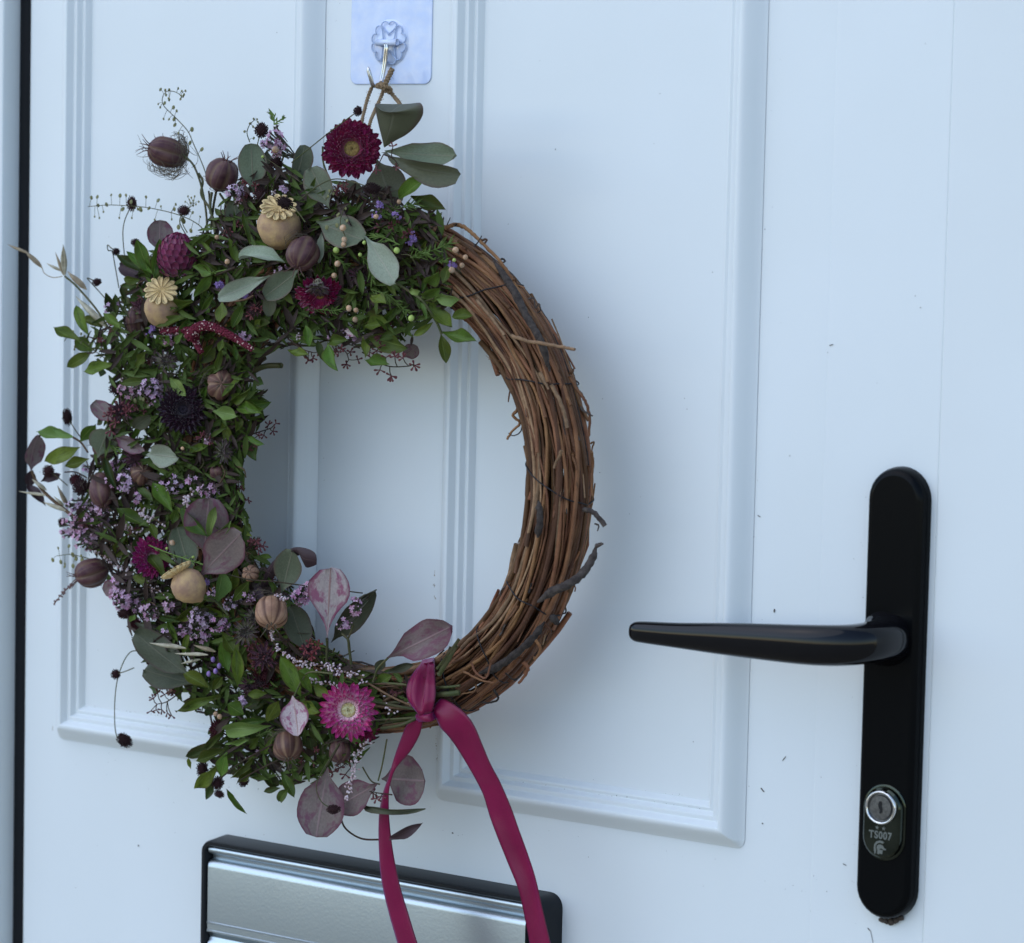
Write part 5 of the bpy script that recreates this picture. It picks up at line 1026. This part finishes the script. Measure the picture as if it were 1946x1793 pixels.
# red catkin tassel
M_am = mat('red_tassel', (0.175, 0.016, 0.038), rough=.7, col2=(0.09, 0.010, 0.020), nscale=700); M_amp = mat('tassel_speck', (0.60, 0.42, 0.38), rough=.6)
def tassel(c, pts, r0, r1, d, label=None):
    P = catmull([C(c, x, y, d) for x, y in pts], 10); s = mpp(P[0]) / CROP[c][2]; mb = MB(); N_ = len(P); tube(mb, P, [(r0 + (r1 - r0) * i / (N_ - 1)) * s * .8 for i in range(N_)], 8)
    for i in range(N_ - 1):
        for j in range(22):
            p = P[i].lerp(P[i + 1], random.random()); r_ = (r0 + (r1 - r0) * i / (N_ - 1)) * s; a = random.uniform(0, 6.28); t = (P[i + 1] - P[i]).normalized(); x = t.orthogonal().normalized(); y = t.cross(x); n_ = x * cos(a) + y * sin(a)
            blob(mb, p + n_ * r_ * .85, random.uniform(.0004, .0007), 5, 3, 1 if random.random() < .09 else 0)
    tag(mb.obj('red_tassel', [M_am, M_amp], wreath), label)
tassel(3, [(1400, 560), (1460, 480), (1560, 470), (1690, 530), (1790, 590), (1865, 640)], 46, 16, .068, 'red catkin tassel drooping to the right'); tassel(3, [(1450, 510), (1450, 580), (1490, 665)], 34, 18, .064); tassel(3, [(1200, 500), (1300, 500), (1420, 500)], 30, 30, .060)
# white bead sprigs
M_wb = mat('white_bead', (0.62, 0.54, 0.56), rough=.5, rnd=.1, col2=(0.40, 0.26, 0.28), nscale=500)
def beads(c, pts, n, spread, d, r=.0008, label=None, m=None):
    P = catmull([C(c, x, y, d) for x, y in pts], 12); s = mpp(P[0]) / CROP[c][2]; mb = MB(); tube(mb, P, .00025, 4, 1)
    for i in range(n):
        k = random.uniform(0, len(P) - 1.01); p = P[int(k)].lerp(P[int(k) + 1], k % 1); q = p + dirv(random.uniform(-1, 1), random.uniform(-1, 1), random.uniform(-.2, .6)) * spread * s * random.random(); tube(mb, [p, q], .00015, 3, 1)
        blob(mb, q, (r * .8, r * .8, r * random.uniform(.9, 1.3)), 6, 4, 0, axis=(q - p) if (q - p).length > 1e-5 else None)
    tag(mb.obj('bead_sprig', [m or M_wb, M_stemb], wreath), label)
beads(6, [(585, 880), (600, 950), (640, 1010), (720, 1060), (790, 1090)], 34, 18, .072); beads(6, [(790, 1090), (860, 1110), (960, 1120), (1060, 1150), (1200, 1185)], 60, 50, .066, label='sprig of tiny white beads above the pink flower'); beads(6, [(850, 1210), (950, 1240), (1080, 1250), (1240, 1230)], 34, 34, .062)
beads(8, [(420, 640), (370, 700), (340, 780)], 26, 40, .060); beads(8, [(345, 790), (325, 860), (290, 960)], 34, 28, .066); beads(5, [(1400, 640), (1380, 580), (1420, 520)], 26, 28, .070, .0010, 'white bead cluster on the left side'); beads(5, [(1040, 640), (1060, 700), (1150, 730), (1230, 790)], 34, 40, .062)
beads(5, [(850, 770), (950, 790), (1040, 830)], 22, 40, .058); beads(5, [(1060, 1220), (1180, 1260), (1250, 1330)], 26, 50, .060, .0005); beads(6, [(600, 640), (650, 650), (690, 680)], 16, 24, .074); beads(7, [(1380, 400), (1360, 480), (1380, 530)], 16, 26, .06); beads(6, [(1300, 1260), (1380, 1400), (1420, 1440)], 8, 30, .06)
beads(5, [(400, 1355), (450, 1290), (500, 1240), (560, 1190)], 36, 16, .044, .0007, 'thin brown seed spike at the left edge', m=mat('brown_bead', (0.17, 0.09, 0.08), rough=.7)); beads(7, [(430, 520), (460, 600), (470, 640)], 14, 20, .052, .0010, m=mat('pinkish_bead', (0.34, 0.20, 0.17), rough=.6))
beads(5, [(820, 1060), (900, 1080), (960, 1110)], 20, 40, .054); beads(5, [(700, 980), (800, 1010), (900, 1040)], 14, 40, .05)
for k in range(14):
    u, v = rnd_in(); beads(0, [(u, v), (u + random.uniform(-14, 14), v + random.uniform(-14, 14))], 9, 9, random.uniform(.05, .06), .0006)
# berries of the fine leaved sprigs
M_tan = mat('tan_berry', (0.44, 0.24, 0.115), rough=.35, rnd=.3, col2=(0.50, 0.38, 0.28), nscale=260); M_lime = mat('lime_berry', (0.36, 0.46, 0.12), rough=.4, rnd=.1)
for c, x, y, r, g in [(2, 980, 1103, 28, 0), (2, 990, 1190, 24, 0), (2, 985, 1226, 24, 0), (2, 930, 1268, 28, 1), (2, 1138, 1212, 17, 1), (2, 1107, 1302, 17, 1), (2, 1378, 1270, 27, 1), (2, 940, 1368, 27, 0), (2, 915, 1456, 24, 0), (2, 1395, 910, 20, 0), (2, 1025, 1700, 24, 0), (2, 1077, 1712, 22, 0),
                      (2, 1812, 1266, 26, 0), (2, 1885, 1320, 22, 0), (2, 1860, 1380, 22, 0), (2, 1785, 1415, 27, 0), (2, 1802, 1342, 16, 1), (2, 48, 1172, 20, 0), (2, 125, 1352, 22, 0), (4, 973, 381, 22, 0), (4, 1350, 372, 24, 1), (4, 930, 303, 22, 0), (5, 1272, 905, 28, 0), (5, 1235, 945, 13, 1), (2, 480, 525, 30, 0),
                      (2, 385, 578, 12, 1), (2, 1225, 1020, 22, 0), (3, 750, 635, 14, 0), (3, 885, 690, 12, 0), (3, 850, 750, 14, 0), (3, 765, 745, 12, 0), (3, 500, 540, 11, 1), (3, 538, 508, 11, 1), (7, 830, 810, 22, 0), (7, 800, 790, 20, 0), (5, 1350, 205, 16, 0), (1, 1680, 1355, 20, 0), (5, 1430, 1010, 14, 1)]:
    p = C(c, x, y, .070 if c != 3 else .048); s = mpp(p) / CROP[c][2]; mb = MB(); r *= .88; blob(mb, (0, 0, 0), (r * s, r * s, r * s * 1.1), 12, 9); blob(mb, (0, 0, r * s), r * s * .3, 5, 3)
    o = mb.obj('berry', M_lime if g else M_tan, wreath, frame_to(p, dirv(random.uniform(-1, 1), random.uniform(-1, 1), 1)))
    stem([(c, x, y, .068 if c != 3 else .046), (c, x + random.uniform(-30, 30), y + random.uniform(20, 60), .058 if c != 3 else .040)], .0003)
# fine needle sprigs at the upper right
M_need = mat('needle_leaf', (0.105, 0.165, 0.035), rough=.6, rnd=.25)
def needles(c, pts, n, L, d):
    P = catmull([C(c, x, y, d) for x, y in pts], 8); s = mpp(P[0]) / CROP[c][2]; mb = MB(); tube(mb, P, .0004, 5, 0)
    for i in range(n):
        k = random.uniform(0, len(P) - 1.01); p = P[int(k)]; t = (P[int(k) + 1] - p).normalized(); o = dirv(random.uniform(-1, 1), random.uniform(-1, 1), random.uniform(-.3, .5)); v_ = (t * 1.1 + o * .8).normalized() * L * s * random.uniform(.6, 1.2)
        tube(mb, [p, p + v_ * .5 + o * .0003, p + v_], [.0003, .0004, .0001], 4, 0)
    mb.obj('needle_sprig', M_need, wreath)
for a in [(2, [(1080, 1080), (1250, 1010), (1400, 960), (1540, 920)], 60, 90, .058), (2, [(1180, 1180), (1320, 1120), (1420, 1100)], 40, 80, .056), (2, [(1480, 1320), (1620, 1280), (1780, 1210)], 40, 90, .062), (2, [(1400, 1230), (1300, 1180), (1180, 1160)], 30, 70, .06), (2, [(1100, 1300), (1180, 1380), (1200, 1500)], 30, 70, .058),
          (4, [(1080, 180), (1200, 220), (1280, 290), (1340, 340)], 40, 70, .060), (4, [(700, 310), (830, 320), (920, 300)], 20, 60, .062), (2, [(820, 1180), (900, 1290), (1000, 1380)], 40, 70, .060), (2, [(1500, 1250), (1640, 1330), (1760, 1350)], 30, 60, .058), (2, [(300, 660), (400, 700), (470, 640)], 24, 60, .046), (2, [(470, 340), (470, 280), (460, 255)], 14, 50, .05), (2, [(470, 340), (510, 310), (540, 298)], 12, 40, .05),
          (3, [(700, 500), (820, 560), (900, 620)], 40, 60, .046), (5, [(1100, 920), (1250, 980), (1400, 1030), (1560, 1080)], 16, 50, .072), (7, [(1100, 950), (1180, 920), (1240, 940)], 24, 60, .062), (3, [(1520, 90), (1630, 60), (1740, 40)], 6, 30, .062), (2, [(640, 1500), (700, 1600), (900, 1680)], 30, 60, .056), (5, [(700, 100), (800, 170), (900, 240)], 20, 60, .056)]:
    needles(*a)
# wild oats
M_oat = mat('oat_husk', (0.34, 0.27, 0.17), rough=.55, rnd=.15, col2=(0.22, 0.17, 0.11), nscale=260); M_oats = mat('oat_husk_pale', (0.50, 0.46, 0.34), rough=.55, rnd=.1, col2=(0.30, 0.26, 0.17), nscale=260)
def oat(c, bx, by, tx_, ty, w, d, pale=False, label=None):
    b = C(c, bx, by, d); t = C(c, tx_, ty, d + .004); s = mpp(b) / CROP[c][2]; L = (t - b).length; F = frame_to(b, t - b); mb = MB()
    for a, o_, ln in ((0, .35, 1.0), (pi, .35, .93), (1.5, .12, .75)):
        P = [Vector((cos(a) * o_ * w * s * sin(pi * q / 8) * .6, sin(a) * o_ * w * s * sin(pi * q / 8) * .6, L * ln * q / 8)) for q in range(9)]
        tube(mb, P, [max(.00012, w * s * .30 * sin(pi * min(1, (q + .4) / 8.6)) ** .9 * (1 - .35 * q / 8)) for q in range(9)], 7)
    tag(mb.obj('oat_spikelet', M_oats if pale else M_oat, wreath, F), label)
for a in [(1, 312, 1400, 180, 1265, 62, .040), (1, 200, 1290, 55, 1225, 40, .040), (1, 480, 1460, 465, 1225, 55, .042, True), (1, 470, 1455, 410, 1285, 45, .042), (1, 640, 1560, 500, 1425, 75, .042), (1, 455, 1425, 345, 1365, 40, .040, True), (3, 790, 480, 560, 245, 75, .046, True), (5, 355, 555, 140, 522, 42, .042, True), (5, 345, 515, 235, 430, 50, .042, True),
          (5, 500, 640, 425, 480, 60, .044), (5, 495, 670, 320, 600, 55, .044, True), (7, 585, 315, 320, 275, 60, .066, True), (7, 745, 362, 505, 352, 50, .064, True), (7, 690, 395, 550, 425, 45, .062, True), (5, 470, 630, 400, 560, 40, .042, True), (7, 800, 340, 640, 290, 55, .060)]:
    oat(*a)
stem([(1, 312, 1400, .040), (1, 330, 1440, .040), (1, 390, 1470, .040), (1, 460, 1462, .040)], .0003, M_oat); stem([(1, 480, 1462, .042), (1, 560, 1530, .042), (1, 700, 1690, .044), (3, 800, 480, .046), (3, 900, 640, .048)], .0007, M_stem); stem([(1, 640, 1560, .042), (1, 590, 1540, .042)], .0003, M_oat)
stem([(5, 235, 370, .040), (5, 270, 450, .040), (5, 350, 550, .042), (5, 520, 690, .044), (5, 740, 850, .048), (5, 920, 960, .052)], .0010, M_stemb, r2=.0013); stem([(5, 290, 115, .04), (5, 300, 108, .04)], .0008, M_stemd)
# pepperwort: thin arching stems with flat round pods
M_pep = mat('pepperwort_pod', (0.20, 0.19, 0.075), rough=.6, rnd=.2, col2=(0.12, 0.13, 0.06), nscale=300)
def pepper(c, pts, pods, d, r=15, label=None):
    P = catmull([C(c, x, y, d) for x, y in pts], 10); s = mpp(P[0]) / CROP[c][2]; mb = MB(); tube(mb, P, .00035, 5, 1, r2=.00022)
    for x, y, q in pods:
        p = C(c, x, y, d + random.uniform(-.002, .002)); n_ = min(P, key=lambda w: (w - p).length); tube(mb, catmull([n_, n_.lerp(p, .5) + Vector((0, 0, .0006)), p], 3), .00014, 4, 1); blob(mb, p, (r * s * q, r * s * .25, r * s * q * 1.1), 8, 5, 0, axis=dirv(random.uniform(-.4, .4), 1, random.uniform(-.4, .4)))
    tag(mb.obj('pepperwort_stem', [M_pep, M_stem], wreath), label)
pepper(1, [(1520, 1180), (1480, 1090), (1330, 1010), (1100, 955), (900, 937), (780, 935), (650, 946)], [(676, 880, 1), (720, 874, 1), (727, 937, .9), (700, 1020, .6), (765, 985, .6), (788, 931, 1.1), (735, 1030, .6), (822, 860, .7), (888, 865, 1.1), (932, 862, .8), (908, 965, 1.2), (882, 1030, .6), (970, 912, 1.1), (975, 1030, .6), (1040, 968, 1.3), (1020, 965, .8), (1080, 875, .8), (1102, 958, 1), (1170, 900, 1.1), (1190, 945, .6), (1145, 1045, .7), (1270, 1040, .6), (1290, 965, 1), (1300, 930, .7), (1320, 1098, 1.2), (1355, 1050, 1.6), (1425, 990, .8), (1412, 1125, 1.1), (1480, 1020, .6)], .042, 15, 'thin arching stem with flat green pods at the upper left')
pepper(1, [(1540, 760), (1500, 640), (1430, 480), (1390, 390), (1310, 300), (1215, 205), (1200, 150), (1225, 100), (1270, 92), (1320, 110), (1345, 140)], [(1187, 80, 1), (1222, 85, .8), (1252, 82, .8), (1228, 120, .8), (1170, 188, .6), (1185, 212, .7), (1218, 180, 1), (1250, 150, .9), (1250, 158, .7), (1283, 212, 1.1), (1307, 238, .8), (1210, 298, .7), (1250, 300, .7), (1287, 300, 1.1), (1293, 342, 1.2), (1320, 402, .7), (1420, 375, 1.3), (1405, 475, 1.2), (1493, 523, 1.2), (1318, 72, .7), (1345, 92, .7), (1372, 90, .7), (1360, 118, .8), (1335, 150, .8), (1340, 125, .6), (1355, 132, .7)], .040, 14, 'tallest thin stem with tiny green pods, top left')
pepper(1, [(1385, 1140), (1350, 1060), (1390, 970), (1430, 930)], [(1390, 870, .6), (1415, 880, .6), (1440, 870, .6), (1432, 900, .6), (1470, 910, .6), (1370, 910, .6), (1410, 920, .6), (1450, 930, .6), (1430, 940, .6), (1400, 895, .5)], .042, 14)
pepper(2, [(290, 470), (270, 400), (290, 340), (320, 310)], [(320, 298, .7), (345, 300, .6), (350, 320, .6), (290, 330, .6), (315, 355, .7), (250, 390, .7), (320, 440, .8), (255, 395, .5), (300, 330, .5)], .046, 14)
pepper(5, [(760, 1050), (620, 1010), (520, 990), (420, 1000)], [(390, 1030, 1.1), (450, 1045, 1.1), (510, 927, 1), (538, 992, 1.3), (563, 1020, 1.2), (607, 1030, 1.2), (540, 1075, 1.2), (478, 1080, .8), (430, 942, .7), (480, 1060, .7), (600, 1000, .8)], .044, 15)
pepper(3, [(960, 880), (820, 740), (700, 650), (620, 580), (540, 520)], [(500, 545, .9), (538, 508, .8), (600, 525, .8), (625, 545, .9), (600, 590, .7), (660, 600, .7), (690, 640, .9), (555, 620, .9), (550, 640, .7), (720, 570, .8), (770, 745, .9), (745, 640, 1), (900, 880, .8), (830, 780, .8)], .050, 14)
pepper(3, [(1100, 1010), (1040, 960), (1010, 900)], [(1010, 880, 1), (1040, 1000, 1), (1000, 1020, 1), (1060, 930, 1), (970, 1000, .9), (1100, 1060, 1), (1060, 1010, .9)], .060, 18)
pepper(2, [(850, 900), (880, 850), (900, 820)], [(880, 830, .8), (910, 850, .9), (870, 870, .8), (920, 830, .7), (390, 575, 1)], .064, 14); pepper(2, [(1000, 1180), (960, 1060), (990, 950)], [(940, 1010, .8), (1010, 1050, .9), (860, 1100, 1.1), (935, 1085, 1.1), (1000, 960, .7), (950, 1000, .7)], .068, 16)
# loose stems
for a in [([(1, 1350, 560, .040), (1, 1430, 640, .040), (1, 1490, 800, .042), (1, 1525, 1000, .044), (1, 1530, 1170, .046)], .0007), ([(1, 1470, 700, .040), (1, 1500, 760, .040), (1, 1490, 860, .042), (1, 1560, 980, .044), (1, 1590, 1140, .046)], .0008), ([(1, 1600, 835, .044), (1, 1580, 940, .044), (1, 1560, 1120, .046)], .0008), ([(1, 1625, 850, .044), (1, 1680, 940, .046), (1, 1720, 1060, .048)], .0008), ([(1, 1545, 830, .044), (1, 1550, 900, .044), (1, 1555, 1000, .044)], .0006),
          ([(2, 10, 840, .044), (2, 0, 960, .046), (2, 40, 1100, .048)], .0009), ([(2, 545, 560, .05), (2, 500, 700, .05), (2, 460, 820, .05)], .0006), ([(2, 420, 690, .05), (2, 440, 760, .05), (2, 470, 850, .05)], .0006), ([(2, 500, 700, .05), (2, 490, 780, .05)], .0006), ([(2, 830, 500, .05), (2, 835, 620, .05), (2, 880, 760, .05), (2, 880, 920, .05)], .0006),
          ([(2, 1070, 780, .05), (2, 1060, 860, .048), (2, 1040, 960, .048)], .0008), ([(2, 1110, 850, .05), (2, 1080, 930, .048)], .0005), ([(6, 1130, 1150, .050), (6, 1110, 1010, .052), (6, 1100, 940, .054), (6, 1060, 900, .054)], .0009), ([(6, 1100, 940, .052), (6, 1125, 880, .052), (6, 1140, 840, .052)], .0006), ([(6, 780, 1080, .06), (6, 850, 1000, .06), (6, 860, 930, .06)], .0006),
          ([(6, 955, 1150, .062), (6, 960, 1000, .064), (6, 960, 930, .066)], .0009), ([(6, 980, 1100, .05), (6, 1010, 1000, .05)], .0006), ([(6, 1270, 1225, .058), (6, 1300, 1140, .060), (6, 1370, 1065, .066)], .0007), ([(6, 740, 1320, .070), (6, 790, 1220, .070), (6, 845, 1160, .068), (6, 1000, 1170, .066)], .0006),
          ([(6, 100, 440, .068), (6, 400, 530, .070), (6, 600, 550, .070), (6, 900, 590, .060), (6, 1200, 628, .052)], .0004), ([(7, 1215, 1010, .07), (7, 1000, 1130, .068), (7, 830, 1260, .062)], .0005), ([(7, 1260, 1120, .068), (7, 1100, 1200, .066), (7, 960, 1280, .062)], .0004), ([(7, 1700, 1010, .07), (7, 1650, 1100, .068), (7, 1600, 1180, .066)], .0004),
          ([(8, 258, 1040, .060), (8, 290, 1130, .056), (8, 380, 1190, .052), (8, 485, 1197, .050), (8, 540, 1190, .05)], .0006), ([(8, 390, 780, .055), (8, 440, 860, .052), (8, 490, 880, .05)], .0005), ([(8, 530, 620, .05), (8, 505, 760, .05), (8, 480, 860, .05)], .0005), ([(5, 480, 380, .044), (5, 560, 380, .046), (5, 640, 420, .048)], .0005), ([(5, 610, 350, .046), (5, 650, 350, .046), (5, 640, 300, .046)], .0004),
          ([(3, 1960, 700, .034), (3, 1800, 820, .036), (3, 1700, 900, .040)], .0016), ([(4, 480, 470, .04), (4, 360, 500, .04), (4, 300, 620, .04), (4, 200, 700, .04)], .0014), ([(4, 480, 690, .036), (4, 350, 700, .038), (4, 220, 770, .040), (4, 120, 830, .042)], .0018), ([(4, 700, 480, .04), (4, 560, 470, .04), (4, 480, 500, .04)], .0013),
          ([(4, 640, 640, .042), (4, 560, 520, .042), (4, 480, 450, .042)], .0008), ([(4, 660, 660, .042), (4, 600, 560, .042), (4, 520, 480, .042)], .0006), ([(4, 1240, 130, .064), (4, 1350, 200, .064), (4, 1430, 260, .064), (4, 1520, 400, .062), (4, 1555, 480, .06)], .0008), ([(4, 1430, 260, .062), (4, 1500, 240, .062)], .0005), ([(1, 1600, 1450, .06), (1, 1680, 1420, .062), (1, 1745, 1395, .064)], .0009),
          ([(4, 160, 260, .066), (4, 240, 245, .066), (4, 290, 220, .066)], .0006), ([(3, 650, 1400, .048), (3, 600, 1330, .046), (3, 540, 1290, .044)], .0007), ([(5, 1545, 890, .070), (5, 1548, 850, .070)], .0006), ([(5, 1690, 1440, .068), (5, 1600, 1340, .068), (5, 1540, 1310, .068)], .0008), ([(5, 1320, 1080, .07), (5, 1290, 980, .07), (5, 1275, 920, .07)], .0005), ([(5, 1345, 1090, .07), (5, 1345, 1000, .07)], .0004)]:
    stem(a[0], a[1], random.choice([M_stem, M_stem, M_stemb, M_stemd]))
for k in range(40):   # wiry bits poking out of the mass
    u, v = rnd_in(); a = random.uniform(0, 2 * pi); L = random.uniform(15, 35); d0 = random.uniform(.052, .066)
    mb = MB(); tube(mb, catmull([W(u, v, d0), W(u + L * .5 * cos(a), v + L * .5 * sin(a), d0 + .003), W(u + L * cos(a + .5), v + L * sin(a + .5), d0)], 4), random.uniform(.0002, .0005), 4); mb.obj('stem', random.choice([M_stem, M_stemb, M_stemd]), wreath)
# ------------------------------------------------------------------ hanging twine
def twine(pts, r=.0011, turns=260):
    P = catmull([C(*p) for p in pts], 14); mb = MB(); L = 0; n = len(P); up = None
    for ply in (0, 1):
        Q = []; L = 0
        for i, p in enumerate(P):
            t = (P[min(i + 1, n - 1)] - P[max(i - 1, 0)]).normalized(); x = t.cross(Vector((0, 1, .1))).normalized(); y = t.cross(x)
            if i: L += (p - P[i - 1]).length
            a = L * 2 * pi * turns + ply * pi; Q.append(p + (x * cos(a) + y * sin(a)) * r * .5)
        tube(mb, Q, r * .62, 6, bump=.12)
    for i in range(int(L * 1500)):
        p = random.choice(P); v_ = Vector((random.uniform(-1, 1), random.uniform(-1, 1), random.uniform(-1, 1))).normalized(); tube(mb, [p + v_ * r * .8, p + v_ * r * random.uniform(1.4, 2.4) + Vector((0, 0, random.uniform(-.0006, .0006)))], .00006, 3)
    return mb.obj('hanging_twine', M_twine, wreath)
twine([(12, 640, 990, .018), (12, 600, 1090, .020), (12, 565, 1210, .024), (12, 530, 1360, .032), (12, 505, 1500, .040), (12, 500, 1700, .046)])
twine([(12, 772, 1020, .016), (12, 740, 1110, .019), (12, 700, 1200, .023), (12, 660, 1290, .030), (12, 615, 1410, .038), (12, 600, 1600, .045)])
twine([(12, 690, 985, .0175), (12, 730, 990, .0185), (12, 800, 1020, .018), (12, 855, 1060, .016), (12, 900, 1110, .015), (12, 950, 1175, .018), (12, 975, 1230, .022)], .0012)
twine([(12, 775, 1000, .0195), (12, 800, 930, .0195), (12, 835, 860, .018), (12, 868, 785, .016)], .0016)
twine([(12, 700, 970, .016), (12, 735, 960, .019), (12, 800, 985, .020), (12, 845, 1010, .018), (12, 850, 1050, .0165), (12, 810, 1040, .018), (12, 770, 1000, .0195)], .0012)
twine([(12, 742, 945, .0165), (12, 765, 985, .0205), (12, 790, 1045, .0185)], .0012)
# ------------------------------------------------------------------ ribbon
M_rib = mat('crimson_ribbon', (0.205, 0.006, 0.050), rough=.34, spec=.3, sheen=.30, var=.16, nscale=45, bump=.16, bscale=1500); uvmix(M_rib, 'X', [(0, .8), (.035, .5), (.06, 0), (.94, 0), (.965, .5), (1, .8)], (0.085, 0.004, 0.022))
M_rib.node_tree.nodes['Principled BSDF'].inputs['Sheen Tint'].default_value = (0.60, 0.28, 0.95, 1); M_rib.node_tree.nodes['Principled BSDF'].inputs['Sheen Roughness'].default_value = .35
M_rib.node_tree.nodes['Principled BSDF'].inputs['Anisotropic'].default_value = .6
ribbon = empty('ribbon', C(8, 745, 490, .062)); tag(ribbon, 'crimson satin ribbon knotted round the bottom of the wreath with two long tails', 'ribbon')
def strip(name, rows, nacross=9, prof=None, seg=6, label=None):
    A = catmull([C(8, r[0], r[1], r[4]) for r in rows], seg); B = catmull([C(8, r[2], r[3], r[5] if len(r) > 5 else r[4]) for r in rows], seg); mb = MB(); V = []; U = []
    for j, (a, b) in enumerate(zip(A, B)):
        t = j / (len(A) - 1)
        for i in range(nacross):
            x = i / (nacross - 1); off = (prof(x, t) if prof else .0008 * sin(pi * x)); V.append(a.lerp(b, x) + Vector((0, -off, 0))); U.append((x, t * 8))
    mb.add(V, grid_faces(len(A), nacross), 0, U); o = mb.obj(name, M_rib, ribbon); sm = o.modifiers.new('s', 'SOLIDIFY'); sm.thickness = .00035; tag(o, label); return o
strip('loop', [(735, 165, 800, 150, .040), (722, 190, 806, 180, .050), (690, 232, 806, 235, .058), (658, 290, 808, 300, .063), (648, 350, 809, 360, .065), (662, 405, 803, 410, .066), (695, 455, 792, 460, .065), (722, 492, 775, 498, .062)], 13,
      lambda x, t: .0045 * sin(pi * x) - .0065 * math.exp(-((x - .55) / .16) ** 2) * sin(pi * min(1, t * 1.15)) + .0012 * sin(x * 17 + 2) * sin(pi * t))
strip('tail', [(795, 470, 805, 420, .058), (815, 500, 835, 388, .060), (845, 555, 905, 418, .061), (885, 600, 988, 482, .060), (930, 668, 1040, 552, .058), (985, 765, 1083, 650, .056), (1038, 862, 1130, 765, .054), (1080, 945, 1178, 865, .052), (1120, 1062, 1236, 1010, .050), (1165, 1172, 1280, 1140, .049),
               (1228, 1325, 1340, 1300, .047), (1288, 1480, 1385, 1430, .046), (1320, 1640, 1428, 1600, .045), (1345, 1793, 1475, 1793, .044), (1372, 2000, 1520, 2000, .042)], 9, lambda x, t: .0022 * sin(pi * x) * cos(5 * t) + .0010 * sin(11 * t + 4 * x), label='right ribbon tail')
strip('tail', [(715, 482, 745, 505, .060), (686, 496, 738, 520, .061), (640, 545, 716, 600, .060), (603, 632, 664, 690, .058), (570, 722, 608, 752, .056), (552, 782, 572, 800, .055, .057), (536, 840, 550, 862, .054, .0565), (508, 920, 539, 922, .053, .056), (488, 1020, 540, 1020, .052, .054), (483, 1120, 548, 1120, .051), (486, 1250, 565, 1250, .050),
               (495, 1385, 586, 1365, .048), (515, 1505, 612, 1480, .047), (545, 1632, 647, 1600, .046), (590, 1793, 705, 1793, .045), (640, 1960, 765, 1960, .043)], 9, lambda x, t: .0010 * sin(pi * x) + .0005 * sin(8 * t + 2), label='left ribbon tail')
strip('knot', [(700, 476, 716, 522, .061), (725, 478, 738, 520, .066), (755, 480, 768, 522, .068), (785, 470, 795, 515, .066), (803, 452, 812, 500, .060)], 7, lambda x, t: .0015 * sin(pi * x) + .0005 * sin(x * 20))
strip('back_band', [(735, 190, 795, 180, .052), (760, 168, 806, 160, .040), (780, 175, 815, 172, .022)], 5)
seen = set()
for o in bpy.data.objects:
    if o.type == 'MESH' and o.parent is not None and (o.parent == wreath or o.parent.parent == wreath):
        for m_ in o.data.materials:
            if m_ and m_.name not in seen:
                seen.add(m_.name)
                if 'petal' in m_.name: continue
                b_ = m_.node_tree.nodes['Principled BSDF'].inputs['Specular IOR Level']; b_.default_value *= .5
print('parts', len(bpy.data.objects), 'tris', sum(len(o.data.polygons) * 2 for o in bpy.data.objects if o.type == 'MESH'), 'leaves', ng)
